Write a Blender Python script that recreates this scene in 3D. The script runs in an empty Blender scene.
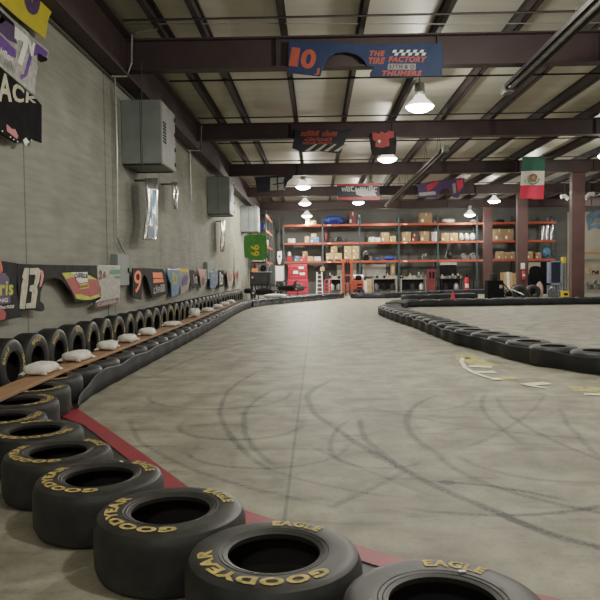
import bpy, math, random
from mathutils import Vector, Matrix, Euler
random.seed(7)
C = bpy.context.scene.collection
R = math.radians
PI = math.pi

# ------------------------------------------------------------------ camera
CH = 1.42
FPX = 660.0
cam_d = bpy.data.cameras.new('camera')
cam = bpy.data.objects.new('camera', cam_d)
C.objects.link(cam)
cam_d.sensor_width = 36.0
cam_d.lens = FPX / 600.0 * 36.0
cam_d.clip_start = 0.05
cam_d.clip_end = 200
PITCH, YAW, ROLL = R(2.34), R(1.475), R(-0.6)
CM = Matrix.Rotation(YAW, 4, 'Z') @ Matrix.Rotation(PI / 2 - PITCH, 4, 'X') @ Matrix.Rotation(ROLL, 4, 'Z')
cam.matrix_world = Matrix.Translation((0, 0, CH)) @ CM
bpy.context.scene.camera = cam
CO = Vector((0, 0, CH))
M3 = CM.to_3x3()


def ray(px, py):
    return M3 @ Vector(((px - 300) / FPX, (300 - py) / FPX, -1.0))


def at(px, py, d):                      # point at depth Y = d
    r = ray(px, py)
    return CO + r * (d / r.y)


def on_z(px, py, z=0.0):
    r = ray(px, py)
    return CO + r * ((z - CH) / r.z)


def on_x(px, py, x):
    r = ray(px, py)
    return CO + r * (x / r.x)


WX = -3.88                               # face of the block wall

# ------------------------------------------------------------------ materials
MATS = {}


def mat(name, col, rough=0.6, var=0.25, scale=6.0, metal=0.0, emit=None, bump=0.0, stretch=(1, 1, 1), col2=None, spec=0.5):
    if name in MATS:
        return MATS[name]
    m = bpy.data.materials.new(name)
    m.use_nodes = True
    nt = m.node_tree
    b = nt.nodes['Principled BSDF']
    tc = nt.nodes.new('ShaderNodeTexCoord')
    mp = nt.nodes.new('ShaderNodeMapping')
    mp.inputs['Scale'].default_value = stretch
    nz = nt.nodes.new('ShaderNodeTexNoise')
    nz.inputs['Scale'].default_value = scale
    nz.inputs['Detail'].default_value = 5
    rp = nt.nodes.new('ShaderNodeValToRGB')
    a = tuple(max(0, c * (1 - var)) for c in col)
    z = tuple(min(1, c * (1 + var)) for c in (col2 or col))
    rp.color_ramp.elements[0].color = (*a, 1)
    rp.color_ramp.elements[1].color = (*z, 1)
    rp.color_ramp.elements[0].position = 0.3
    rp.color_ramp.elements[1].position = 0.7
    L = nt.links.new
    L(tc.outputs['Object'], mp.inputs[0])
    L(mp.outputs[0], nz.inputs['Vector'])
    L(nz.outputs['Fac'], rp.inputs[0])
    L(rp.outputs[0], b.inputs['Base Color'])
    b.inputs['Roughness'].default_value = rough
    b.inputs['Metallic'].default_value = metal
    b.inputs['Specular IOR Level'].default_value = spec
    if emit:
        b.inputs['Emission Color'].default_value = (*col, 1)
        b.inputs['Emission Strength'].default_value = emit
    if bump:
        bp = nt.nodes.new('ShaderNodeBump')
        bp.inputs['Strength'].default_value = bump
        L(nz.outputs['Fac'], bp.inputs['Height'])
        L(bp.outputs[0], b.inputs['Normal'])
    MATS[name] = m
    return m


RUB = mat('rubber', (0.020, 0.020, 0.019), 0.55, 0.45, 9, bump=0.05)
RUBS = mat('rubber_sidewall', (0.025, 0.0245, 0.0225), 0.5, 0.5, 7, bump=0.06)
INNER = mat('rubber_inner', (0.016, 0.012, 0.010), 0.8, 0.4, 8)
YEL = mat('yellow_lettering', (0.50, 0.36, 0.11), 0.65, 0.5, 26)
BELT = mat('black_belt', (0.018, 0.020, 0.023), 0.6, 0.4, 3, bump=0.03, spec=.3)
BELTB = mat('reflection_tinted_belt', (0.034, 0.041, 0.062), 0.22, 0.4, 3, bump=0.03)  # black belt lightened and blued to carry its bluish-white reflections
MAROON = mat('maroon_steel', (0.048, 0.029, 0.030), 0.6, 0.2, 2)
MAROON2 = mat('maroon_column', (0.092, 0.044, 0.040), 0.6, 0.15, 2)
DSTEEL = mat('dark_steel', (0.040, 0.030, 0.030), 0.6, 0.2, 3)
GALV = mat('galvanised', (0.42, 0.42, 0.40), 0.4, 0.15, 8, metal=0.6)
BOXG = mat('grey_sheet_metal', (0.205, 0.232, 0.222), 0.6, 0.10, 3)
BOXL = mat('pale_sheet_metal', (0.26, 0.255, 0.24), 0.6, 0.2, 4)
BOXP = mat('painted_cabinet', (0.22, 0.24, 0.235), 0.55, 0.1, 3)
BLK = mat('black_paint', (0.012, 0.012, 0.013), 0.75, 0.3, 5, spec=0.04)
CHAR = mat('charcoal', (0.032, 0.032, 0.033), 0.75, 0.3, 5, spec=0.08)
ORG = mat('orange_rack', (0.50, 0.078, 0.036), 0.5, 0.15, 4)
TEAL = mat('rack_post', (0.035, 0.055, 0.058), 0.5, 0.2, 4)
WOOD = mat('plank_wood', (0.34, 0.185, 0.095), 0.65, 0.3, 5, stretch=(8, 0.5, 8))
PLY = mat('pale_wood', (0.50, 0.34, 0.19), 0.65, 0.25, 5, stretch=(6, 6, 0.6))
CARD = mat('cardboard', (0.40, 0.25, 0.13), 0.8, 0.15, 5)
CARD2 = mat('pale_cardboard', (0.52, 0.37, 0.21), 0.8, 0.12, 5)
CARD3 = mat('brown_cardboard', (0.33, 0.20, 0.11), 0.8, 0.15, 5)
TAPE = mat('packing_tape', (0.62, 0.50, 0.33), 0.3, 0.1, 5)
WHT = mat('white_paint', (0.72, 0.71, 0.68), 0.5, 0.1, 6)
PAPER = mat('white_paper', (0.85, 0.84, 0.80), 0.7, 0.05, 6)
RED = mat('red_paint', (0.55, 0.028, 0.035), 0.4, 0.15, 6)
PINK = mat('bright_red', (0.72, 0.045, 0.07), 0.4, 0.15, 6)
DRED = mat('dark_red', (0.14, 0.022, 0.022), 0.5, 0.15, 6)
BLUE = mat('blue_tarp', (0.035, 0.085, 0.42), 0.4, 0.4, 6)
SKYB = mat('sky_blue', (0.10, 0.24, 0.42), 0.35, 0.3, 8)
NAVY = mat('hazed_navy', (0.020, 0.042, 0.100), 0.6, 0.15, 5, spec=.3)  # navy greyed in its colour to stand for haze under the roof
ORB = mat('hazed_banner_orange', (0.44, 0.085, 0.045), 0.6, 0.15, 8)  # orange-red dulled in its colour to stand for the same haze
NAVYD = mat('dark_navy', (0.012, 0.016, 0.030), 0.5, 0.3, 5)
ORT = mat('orange_red', (0.60, 0.085, 0.030), 0.55, 0.12, 8)
NEON = mat('neon_orange', (0.95, 0.17, 0.05), 0.5, 0.1, 8, emit=0.12)
CREAM = mat('cream', (0.52, 0.48, 0.36), 0.6, 0.25, 14)
GREEN = mat('green_hood', (0.055, 0.20, 0.028), 0.45, 0.2, 4)
LIME = mat('lime', (0.50, 0.50, 0.05), 0.6, 0.3, 14)
YELP = mat('yellow_panel', (0.62, 0.46, 0.02), 0.4, 0.12, 6)
PURP = mat('purple', (0.10, 0.035, 0.25), 0.45, 0.25, 12)
DPURP = mat('dark_purple', (0.055, 0.03, 0.10), 0.45, 0.2, 12)
SILV = mat('silver_panel', (0.40, 0.385, 0.35), 0.4, 0.35, 14)
GREYP = mat('grey_panel', (0.27, 0.26, 0.245), 0.45, 0.25, 9)
SALM = mat('salmon', (0.70, 0.22, 0.20), 0.5, 0.1, 8)
FLRED = mat('flame_red', (0.36, 0.045, 0.045), 0.45, 0.2, 10)
TGRN = mat('text_green', (0.03, 0.23, 0.10), 0.5, 0.1, 8)
BAG = mat('sandbag_cloth', (0.82, 0.80, 0.73), 0.9, 0.15, 14, bump=0.2)
EYEL = mat('safety_yellow', (0.75, 0.52, 0.04), 0.45, 0.1, 8)
TAN = mat('tan_plaster', (0.42, 0.38, 0.30), 0.8, 0.1, 2)
CHROME = mat('bright_metal', (0.62, 0.62, 0.62), 0.22, 0.2, 14, metal=0.9)
IRON = mat('machined_iron', (0.15, 0.145, 0.14), 0.45, 0.5, 10, metal=0.3)
MIRR = mat('glass_panel', (0.03, 0.04, 0.06), 0.12, 0.2, 4)
BLUM = mat('blue_metal', (0.24, 0.30, 0.42), 0.4, 0.15, 6)
RVIN = mat('red_vinyl', (0.26, 0.022, 0.030), 0.5, 0.2, 5)
BVIN = mat('black_vinyl', (0.02, 0.02, 0.02), 0.5, 0.2, 5)
LENS = mat('lamp_lens', (1.0, 0.97, 0.90), 0.4, 0.0, 4, emit=26.0)
ACRY = mat('lit_acrylic', (1.0, 0.96, 0.88), 0.4, 0.0, 4, emit=1.0)


# ------------------------------------------------------------------ mesh builder
class MB:
    def __init__(s):
        s.v, s.f = [], []

    def add(s, vs, fs):
        n = len(s.v)
        s.v += [Vector(v) for v in vs]
        s.f += [tuple(i + n for i in f) for f in fs]
        return s

    def box(s, a, b):
        x0, y0, z0 = a
        x1, y1, z1 = b
        return s.add([(x0, y0, z0), (x1, y0, z0), (x1, y1, z0), (x0, y1, z0), (x0, y0, z1), (x1, y0, z1), (x1, y1, z1), (x0, y1, z1)],
                     [(0, 3, 2, 1), (4, 5, 6, 7), (0, 1, 5, 4), (1, 2, 6, 5), (2, 3, 7, 6), (3, 0, 4, 7)])

    def bar(s, p, q, w, h=None, up=(0, 0, 1)):      # box beam from p to q
        h = h or w
        p, q = Vector(p), Vector(q)
        d = (q - p).normalized()
        u = Vector(up)
        if abs(d.dot(u)) > 0.98:
            u = Vector((0, 1, 0))
        r = d.cross(u).normalized()
        t = r.cross(d)
        c = [r * (i * w / 2) + t * (j * h / 2) for i, j in ((-1, -1), (1, -1), (1, 1), (-1, 1))]
        return s.add([p + k for k in c] + [q + k for k in c], [(0, 1, 2, 3), (7, 6, 5, 4), (0, 4, 5, 1), (1, 5, 6, 2), (2, 6, 7, 3), (3, 7, 4, 0)])

    def tube(s, pts, rad, n=8, cap=True):
        pts = [Vector(p) for p in pts]
        rings = []
        for i, p in enumerate(pts):
            a = pts[max(0, i - 1)]
            b = pts[min(len(pts) - 1, i + 1)]
            d = (b - a).normalized()
            u = Vector((0, 0, 1)) if abs(d.z) < 0.95 else Vector((0, 1, 0))
            r = d.cross(u).normalized()
            t = r.cross(d)
            rr = rad[i] if isinstance(rad, (list, tuple)) else rad
            rings.append([p + (r * math.cos(2 * PI * k / n) + t * math.sin(2 * PI * k / n)) * rr for k in range(n)])
        vs = [v for g in rings for v in g]
        fs = []
        for i in range(len(pts) - 1):
            for k in range(n):
                k2 = (k + 1) % n
                fs.append((i * n + k, i * n + k2, (i + 1) * n + k2, (i + 1) * n + k))
        if cap:
            fs.append(tuple(range(n - 1, -1, -1)))
            fs.append(tuple((len(pts) - 1) * n + k for k in range(n)))
        return s.add(vs, fs)

    def lathe(s, prof, c=(0, 0, 0), n=32, closed=False, axis='Z'):   # prof: (r, z)
        vs, fs = [], []
        m = len(prof)
        for k in range(n):
            a = 2 * PI * k / n
            for r, z in prof:
                x, y = r * math.cos(a), r * math.sin(a)
                p = (x, y, z) if axis == 'Z' else ((z, x, y) if axis == 'X' else (y, z, x))
                vs.append((p[0] + c[0], p[1] + c[1], p[2] + c[2]))
        for k in range(n):
            k2 = (k + 1) % n
            for i in range(m if closed else m - 1):
                j = (i + 1) % m
                fs.append((k * m + i, k2 * m + i, k2 * m + j, k * m + j))
        return s.add(vs, fs)

    def disc(s, c, r, n=24, nrm=(0, 0, 1)):
        nrm = Vector(nrm).normalized()
        u = nrm.orthogonal().normalized()
        t = nrm.cross(u)
        return s.add([Vector(c) + (u * math.cos(2 * PI * k / n) + t * math.sin(2 * PI * k / n)) * r for k in range(n)], [tuple(range(n))])

    def slab(s, pts, off):                          # polygon extruded by off
        pts = [Vector(p) for p in pts]
        off = Vector(off)
        n = len(pts)
        fs = [tuple(range(n)), tuple(range(2 * n - 1, n - 1, -1))]
        for i in range(n):
            j = (i + 1) % n
            fs.append((j, i, n + i, n + j))
        return s.add(pts + [p + off for p in pts], fs)

    def poly(s, pts):
        return s.add(pts, [tuple(range(len(pts)))])

    def blob(s, c, rad, seed=0, rough=0.15, nu=16, nv=9, pw=1.0):   # lumpy ellipsoid
        rr = random.Random(seed)
        ph = [rr.uniform(0, 6) for _ in range(6)]
        vs, fs = [], []
        sg = lambda t: math.copysign(abs(t) ** pw, t)
        for i in range(nv + 1):
            th = PI * i / nv
            for k in range(nu):
                a = 2 * PI * k / nu
                m = 1 + rough * (math.sin(2 * a + ph[0]) * math.sin(2 * th + ph[1]) + 0.6 * math.sin(5 * a + ph[2]) * math.sin(th * 3 + ph[3]))
                vs.append((c[0] + rad[0] * m * sg(math.cos(a)) * sg(math.sin(th)), c[1] + rad[1] * m * sg(math.sin(a)) * sg(math.sin(th)), c[2] + rad[2] * m * sg(math.cos(th))))
        for i in range(nv):
            for k in range(nu):
                k2 = (k + 1) % nu
                fs.append((i * nu + k, (i + 1) * nu + k, (i + 1) * nu + k2, i * nu + k2))
        return s.add(vs, fs)

    def build(s, name, m, parent=None, label=None, bevel=0.0, smooth=False, xf=None, seg=2):
        off = OFF.get(parent.name, Vector()) if parent else Vector()
        me = bpy.data.meshes.new(name)
        vs = [(xf @ v if xf else v) - off for v in s.v]
        me.from_pydata([tuple(v) for v in vs], [], s.f)
        me.update()
        me.validate()
        if smooth:
            me.polygons.foreach_set('use_smooth', [True] * len(me.polygons))
            me.set_sharp_from_angle(angle=R(40))
        me.materials.append(m)
        o = bpy.data.objects.new(name, me)
        C.objects.link(o)
        if parent:
            o.parent = parent
            OFF[o.name] = off
        if label:
            o['label'] = label
        if bevel:
            b = o.modifiers.new('bevel', 'BEVEL')
            b.width = bevel
            b.segments = seg
            b.limit_method = 'ANGLE'
        return o


OFF = {}


def thing(name, label, cat, loc=(0, 0, 0), group=None, kind=None):
    o = bpy.data.objects.new(name, None)
    o.empty_display_size = 0.1
    C.objects.link(o)
    o.location = loc
    OFF[o.name] = Vector(loc)
    return tag(o, label, cat, group, kind)


def tag(o, label=None, cat=None, group=None, kind=None):
    if label:
        o['label'] = label
    if cat:
        o['category'] = cat
    if group:
        o['group'] = group
    if kind:
        o['kind'] = kind
    return o


def struct(name, mb, m, label=None, **k):
    o = mb.build(name, m, **k)
    o['kind'] = 'structure'
    if label:
        o['label'] = label
    return o


def dup(root, loc, rot=(0, 0, 0), label=None, group=None):
    r = root.copy()
    C.objects.link(r)
    r.location = loc
    r.rotation_euler = rot
    OFF[r.name] = Vector(loc)
    if label:
        r['label'] = label
    if group:
        r['group'] = group
    for ch in root.children:
        c = ch.copy()
        C.objects.link(c)
        c.parent = r
        for g in ch.children:
            d = g.copy()
            C.objects.link(d)
            d.parent = c
    return r


ONES = 'first second third fourth fifth sixth seventh eighth ninth tenth eleventh twelfth thirteenth fourteenth fifteenth sixteenth seventeenth eighteenth nineteenth'.split()
TENS = {2: ('twentieth', 'twenty'), 3: ('thirtieth', 'thirty'), 4: ('fortieth', 'forty'), 5: ('fiftieth', 'fifty')}


def nth(i):                                # 1-based ordinal word
    if i < 20:
        return ONES[i - 1]
    t, u = divmod(i, 10)
    return TENS[t][0] if u == 0 else TENS[t][1] + '-' + ONES[u - 1]


# ------------------------------------------------------------------ lettering
TXT = {}


def glyphs(s, bold=0.03):
    key = (s, bold)
    if key not in TXT:
        cu = bpy.data.curves.new('t', 'FONT')
        cu.body = s
        cu.offset = bold
        cu.resolution_u = 3
        cu.space_character = 1.05 + bold * 2
        o = bpy.data.objects.new('t', cu)
        C.objects.link(o)
        dg = bpy.context.evaluated_depsgraph_get()
        me = bpy.data.meshes.new_from_object(o.evaluated_get(dg))
        vs = [v.co.copy() for v in me.vertices]
        fs = [tuple(p.vertices) for p in me.polygons]
        bpy.data.objects.remove(o)
        bpy.data.curves.remove(cu)
        bpy.data.meshes.remove(me)
        x0, x1 = min(v.x for v in vs), max(v.x for v in vs)
        y0, y1 = min(v.y for v in vs), max(v.y for v in vs)
        TXT[key] = ([((v.x - x0) / (x1 - x0), (v.y - y0) / (y1 - y0)) for v in vs], fs, (x1 - x0) / (y1 - y0))
    return TXT[key]


def text_quad(mb, s, tl, tr, br, bl, off=(0, 0, 0), bold=0.03):
    uv, fs, _ = glyphs(s, bold)
    tl, tr, br, bl, off = map(Vector, (tl, tr, br, bl, off))
    mb.add([(bl * (1 - u) + br * u) * (1 - v) + (tl * (1 - u) + tr * u) * v + off for u, v in uv], fs)
    return mb


def text_arc(mb, s, r0, r1, mid, span, z, bold=0.04):   # reads clockwise, tops outward; angles in degrees
    uv, fs, _ = glyphs(s, bold)
    vs = []
    for u, v in uv:
        a = R(mid + span / 2 - u * span)
        r = r0 + (r1 - r0) * v
        vs.append((r * math.cos(a), r * math.sin(a), z(r)))
    mb.add(vs, fs)
    return mb


def scribble(mb, tl, tr, br, bl, n, off=(0, 0, 0), seed=1, slant=0.2, gaps=()):   # lettering too blurred to read
    rr = random.Random(seed)
    tl, tr, br, bl, off = map(Vector, (tl, tr, br, bl, off))
    P = lambda u, v: (bl * (1 - u) + br * u) * (1 - v) + (tl * (1 - u) + tr * u) * v + off
    for i in range(n):
        if i in gaps:
            continue
        a, b = (i + 0.08) / n, (i + 0.88) / n
        w = b - a
        h = rr.choice((0.8, 1.0, 1.0, 0.75))
        st = slant / n
        k = rr.randint(0, 3)
        mb.poly([P(a, 0), P(a + w * .32, 0), P(a + w * .32 + st, h), P(a + st, h)])
        if k != 1:
            mb.poly([P(a + w * .3, h * .8), P(b, h * .78), P(b + st, h), P(a + w * .3 + st, h)])
        if k != 2:
            mb.poly([P(b - w * .3, 0), P(b, 0), P(b + st * .9, h * .85), P(b - w * .3 + st * .9, h * .85)])
        if k in (0, 1, 3):
            mb.poly([P(a + w * .3, 0.38 * h), P(b - w * .3, .38 * h), P(b - w * .3, .58 * h), P(a + w * .3, .58 * h)])
        if k in (2, 3):
            mb.poly([P(a + w * .3, 0), P(b, 0), P(b, .2), P(a + w * .3, .2)])
    return mb


# ------------------------------------------------------------------ shell of the hall
X0, X1, Y0, YB, ZC = WX, 24.0, -5.0, 45.9, 6.36


def floor_mat():
    m = bpy.data.materials.new('concrete_floor')
    m.use_nodes = True
    nt = m.node_tree
    L = nt.links.new
    N = nt.nodes.new
    b = nt.nodes['Principled BSDF']
    geo = N('ShaderNodeNewGeometry')
    pos = geo.outputs['Position']

    def math_(op, a, c=None, clamp=False):
        n = N('ShaderNodeMath')
        n.operation = op
        n.use_clamp = clamp
        for i, q in enumerate((a, c)):
            if q is None:
                continue
            if isinstance(q, (int, float)):
                n.inputs[i].default_value = q
            else:
                L(q, n.inputs[i])
        return n.outputs[0]

    def noise(scale, detail=4, stretch=(1, 1, 1), rot=0):
        mp = N('ShaderNodeMapping')
        mp.inputs['Scale'].default_value = stretch
        mp.inputs['Rotation'].default_value = (0, 0, rot)
        L(pos, mp.inputs[0])
        n = N('ShaderNodeTexNoise')
        n.inputs['Scale'].default_value = scale
        n.inputs['Detail'].default_value = detail
        L(mp.outputs[0], n.inputs['Vector'])
        return n.outputs['Fac']

    def mrange(v, a, c, d=0.0, e=1.0):
        n = N('ShaderNodeMapRange')
        n.interpolation_type = 'SMOOTHSTEP'
        L(v, n.inputs['Value'])
        for k, q in zip(('From Min', 'From Max', 'To Min', 'To Max'), (a, c, d, e)):
            n.inputs[k].default_value = q
        return n.outputs['Result']

    def dist(p):
        n = N('ShaderNodeVectorMath')
        n.operation = 'DISTANCE'
        L(pos, n.inputs[0])
        n.inputs[1].default_value = p
        return n.outputs['Value']

    warp = math_('MULTIPLY', math_('SUBTRACT', noise(1.1, 2), 0.5), 0.10)
    grain = noise(26, 3)
    dark = None

    def put(v):
        nonlocal dark
        dark = v if dark is None else math_('ADD', dark, v)

    for (pts, w, k) in SKIDS:
        p = [on_z(300 + a * .516, 290 + c * .516) for a, c in pts]
        a, c, d = p[0], p[1], p[2]
        D = 2 * (a.x * (c.y - d.y) + c.x * (d.y - a.y) + d.x * (a.y - c.y))
        if abs(D) < 1e-5:
            continue
        ux = ((a.x ** 2 + a.y ** 2) * (c.y - d.y) + (c.x ** 2 + c.y ** 2) * (d.y - a.y) + (d.x ** 2 + d.y ** 2) * (a.y - c.y)) / D
        uy = ((a.x ** 2 + a.y ** 2) * (d.x - c.x) + (c.x ** 2 + c.y ** 2) * (a.x - d.x) + (d.x ** 2 + d.y ** 2) * (c.x - a.x)) / D
        cen = Vector((ux, uy, 0))
        rad = (a - cen).length
        half = max((a - c).length, (d - c).length)
        e = math_('ABSOLUTE', math_('ADD', math_('SUBTRACT', dist(cen), rad), warp))
        line = mrange(e, w * 0.15, w * .78, 1, 0)
        msk = mrange(dist((c.x, c.y, 0)), half * 0.75, half * 1.12, 1, 0)
        put(math_('MULTIPLY', math_('MULTIPLY', line, msk), min(.95, k * 1.45)))
    dark = math_('MULTIPLY', dark, mrange(noise(40, 4), 0.35, 0.62, 0.45, 1.0))
    # general rubber streaks along the driving direction
    st = math_('MULTIPLY', mrange(noise(1.0, 5, (2.6, 0.42, 1), 0.25), 0.50, 0.72), 0.26)
    st2 = math_('MULTIPLY', mrange(noise(2.2, 6, (0.55, 1.9, 1), -0.35), 0.52, 0.72), 0.22)
    st3 = math_('MULTIPLY', mrange(noise(7.5, 8, (1, .8, 1), .4), 0.48, 0.70), 0.20)
    scuff = math_('MULTIPLY', mrange(noise(3.2, 9, (.35, 2.2, 1), .55), 0.56, 0.66), 0.26)
    st4 = math_('MULTIPLY', mrange(noise(34, 3), 0.52, 0.66), 0.16)
    st3 = math_('ADD', st3, st4)
    spot = math_('MULTIPLY', mrange(noise(9, 3), 0.66, 0.74), 0.20)
    far = math_('ADD', math_('ADD', math_('ADD', st, st2), spot), math_('ADD', st3, scuff))
    sep = N('ShaderNodeSeparateXYZ')
    L(pos, sep.inputs[0])
    fade = mrange(sep.outputs['Y'], 12, 22, 1, 0.35)
    far = math_('MULTIPLY', far, fade)
    # saw cut joints
    sx = math_('ABSOLUTE', math_('ADD', sep.outputs['X'], 0.20))
    joint = math_('MULTIPLY', mrange(sx, 0.006, 0.016, 1, 0), 0.45)
    sy = math_('ABSOLUTE', math_('SUBTRACT', math_('FRACT', math_('DIVIDE', math_('ADD', sep.outputs['Y'], 1.9), 7.6)), 0.5))
    joint2 = math_('MULTIPLY', mrange(sy, 0.0008, 0.002, 1, 0), 0.12)
    tot = math_('ADD', math_('ADD', dark, far), math_('ADD', joint, joint2), True)
    base = N('ShaderNodeValToRGB')
    base.color_ramp.elements[0].position = 0.3
    base.color_ramp.elements[1].position = 0.7
    base.color_ramp.elements[0].color = (0.200, 0.184, 0.138, 1)
    base.color_ramp.elements[1].color = (0.395, 0.367, 0.285, 1)
    L(noise(2.4, 12), base.inputs[0])
    mx = N('ShaderNodeMix')
    mx.data_type = 'RGBA'
    L(tot, mx.inputs['Factor'])
    L(base.outputs[0], mx.inputs['A'])
    mx.inputs['B'].default_value = (0.045, 0.043, 0.042, 1)
    L(mx.outputs['Result'], b.inputs['Base Color'])
    b.inputs['Roughness'].default_value = 0.6
    b.inputs['Specular IOR Level'].default_value = 0.35
    bp = N('ShaderNodeBump')
    bp.inputs['Strength'].default_value = 0.08
    L(grain, bp.inputs['Height'])
    L(bp.outputs[0], b.inputs['Normal'])
    return m


# three points of each tyre mark (in a survey sketch's units), width, darkness
SKIDS = [
    ([(62, 174), (16, 212), (62, 262)], .07, .55), ([(60, 262), (200, 348), (400, 440)], .07, .55), ([(380, 430), (480, 470), (581, 500)], .07, .5),
    ([(265, 205), (207, 250), (260, 315)], .07, .5), ([(260, 315), (390, 385), (581, 432)], .06, .4), ([(118, 252), (130, 292), (205, 348)], .06, .5),
    ([(358, 200), (362, 240), (420, 290)], .05, .35), ([(380, 205), (440, 265), (581, 330)], .06, .35), ([(240, 428), (420, 437), (600, 415)], .05, .5),
    ([(270, 372), (380, 382), (520, 408)], .05, .5), ([(268, 372), (285, 373), (300, 376)], .13, .7), ([(60, 420), (140, 384), (205, 350)], .06, .35), ([(95, 252), (60, 288), (72, 325)], .05, .4),
    ([(80, 330), (150, 345), (240, 330)], .05, .3), ([(500, 225), (530, 275), (581, 325)], .06, .3), ([(60, 215), (200, 235), (330, 215)], .06, .25),
    ([(130, 225), (300, 260), (560, 290)], .06, .25), ([(20, 300), (120, 345), (260, 400)], .05, .25), ([(-60, 150), (-150, 215), (-120, 300)], .06, .4),
    ([(-40, 190), (-110, 250), (-60, 330)], .06, .4), ([(-230, 260), (-120, 290), (0, 250)], .06, .35), ([(-280, 200), (-150, 230), (-30, 210)], .06, .35),
    ([(-200, 330), (-60, 345), (90, 300)], .05, .35), ([(-90, 330), (20, 372), (180, 400)], .05, .3), ([(-250, 150), (-170, 120), (-60, 90)], .08, .3),
    ([(440, 80), (470, 64), (540, 55)], .09, .3), ([(450, 60), (490, 50), (560, 46)], .1, .25), ([(90, 60), (75, 50), (110, 36)], .12, .25),
    ([(-330, 250), (-250, 330), (-160, 365)], .05, .3), ([(300, 320), (420, 360), (581, 372)], .06, .3), ([(330, 300), (430, 250), (470, 200)], .05, .25),
]
struct('floor', MB().add([(X0 - .3, Y0, 0), (X1, Y0, 0), (X1, YB, 0), (X0 - .3, YB, 0)], [(0, 1, 2, 3)]), floor_mat(), 'bare grey-brown concrete track floor with curved tyre marks')


def wall_mat():
    m = mat('block_wall', (0.255, 0.250, 0.208), 0.85, 0.16, 1.1, bump=0.03)
    nt = m.node_tree
    L = nt.links.new
    N = nt.nodes.new
    b = nt.nodes['Principled BSDF']
    rp = [n for n in nt.nodes if n.type == 'VALTORGB'][0]
    geo = N('ShaderNodeNewGeometry')
    sep = N('ShaderNodeSeparateXYZ')
    L(geo.outputs['Position'], sep.inputs[0])
    # fine trowel streaks
    mp = N('ShaderNodeMapping')
    mp.inputs['Scale'].default_value = (1, 0.6, 6)
    mp.inputs['Rotation'].default_value = (0.10, 0, 0)
    L(geo.outputs['Position'], mp.inputs[0])
    nz = N('ShaderNodeTexNoise')
    nz.inputs['Scale'].default_value = 2.4
    nz.inputs['Detail'].default_value = 6
    L(mp.outputs[0], nz.inputs['Vector'])
    mr = N('ShaderNodeMapRange')
    L(nz.outputs['Fac'], mr.inputs[0])
    for k, v in zip(('From Min', 'From Max', 'To Min', 'To Max'), (.3, .7, .84, 1.12)):
        mr.inputs[k].default_value = v

    def mm(op, a, c):
        n = N('ShaderNodeMath')
        n.operation = op
        for i, q in enumerate((a, c)):
            if isinstance(q, (int, float)):
                n.inputs[i].default_value = q
            else:
                L(q, n.inputs[i])
        return n.outputs[0]
    fr = mm('ABSOLUTE', mm('SUBTRACT', mm('FRACT', mm('DIVIDE', mm('ADD', sep.outputs['Y'], -8.75 + 38 + 1.9), 3.8), 0), 0.5), 0)
    jm = N('ShaderNodeMapRange')
    L(fr, jm.inputs[0])
    for k, v in zip(('From Min', 'From Max', 'To Min', 'To Max'), (.003, .006, .45, 1.0)):
        jm.inputs[k].default_value = v
    vm = N('ShaderNodeVectorMath')
    vm.operation = 'SCALE'
    L(rp.outputs[0], vm.inputs[0])
    L(mm('MULTIPLY', mr.outputs[0], jm.outputs[0]), vm.inputs['Scale'])
    L(vm.outputs[0], b.inputs['Base Color'])
    return m


struct('wall_left', MB().box((WX - .3, Y0, 0), (WX, YB, ZC + .2)), wall_mat(), 'long grey concrete panel wall hung with painted race car panels')
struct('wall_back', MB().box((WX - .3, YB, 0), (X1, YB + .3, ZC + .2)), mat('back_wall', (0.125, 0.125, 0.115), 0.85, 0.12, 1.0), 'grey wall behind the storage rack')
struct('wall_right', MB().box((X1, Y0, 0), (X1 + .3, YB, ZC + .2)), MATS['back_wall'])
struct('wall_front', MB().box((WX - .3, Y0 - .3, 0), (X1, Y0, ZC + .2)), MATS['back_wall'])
# tan plastered stretch of back wall right of the rack, with painted blue mural patch
struct('trim_1', MB().box((17.2, YB - .06, 0), (X1, YB - .002, 5.4)), TAN, 'tan lower stretch of the back wall')
deck = mat('roof_lining', (0.60, 0.575, 0.49), 0.45, 0.10, 1.2, stretch=(0.5, 2, 1), bump=0.25)
struct('ceiling', MB().box((WX - .3, Y0, ZC), (X1, YB, ZC + .15)), deck, 'off-white quilted roof lining above the purlins')

BY = [-2.2 + 7.6 * i for i in range(7)]          # -2.2, 5.4, 13.0, 20.6, 28.2, 35.8, 43.4
# frames: plate girders
for y in BY[2:]:
    zb_, zt_ = (5.38, 5.98) if y < 14 else (5.55, 6.05)
    g = MB()
    xa, xb = WX + .05, X1
    g.box((xa, y - .012, zb_ + .02), (xb, y + .012, zt_ - .01))
    g.box((xa, y - .13, zt_ - .03), (xb, y + .13, zt_))
    g.box((xa, y - .13, zb_), (xb, y + .13, zb_ + .03))
    for k in range(1, 9):
        x = xa + (xb - xa) * k / 9
        g.box((x - .008, y - .12, zb_ + .02), (x + .008, y + .12, zt_ - .02))
    struct('roof_beam', g, MAROON, 'dark maroon plate girder across the roof')
g = MB()
xa, xb = WX + .02, WX + .36
g.box((xa, Y0, 5.17), (xb, YB, 5.205)).box((xa, Y0, 6.0), (xb, YB, 6.035)).box(((xa + xb) / 2 - .01, Y0, 5.2), ((xa + xb) / 2 + .01, YB, 6.01))
struct('roof_beam', g, MAROON, 'maroon beam running along the wall top')
for x in [-2.95, -2.15] + [-.6 + 1.5 * i for i in range(17)]:
    g = MB()
    g.box((x - .055, Y0, 6.055), (x + .055, YB, 6.075)).box((x - .006, Y0, 6.07), (x + .006, YB, ZC)).box((x - .055, Y0, ZC - .015), (x + .055, YB, ZC))
    g.box((x - .055, Y0, 6.055), (x - .047, YB, 6.09)).box((x + .047, Y0, ZC - .05), (x + .055, YB, ZC))
    struct('purlin', g, DSTEEL, 'dark roof purlin running down the hall')
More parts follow.
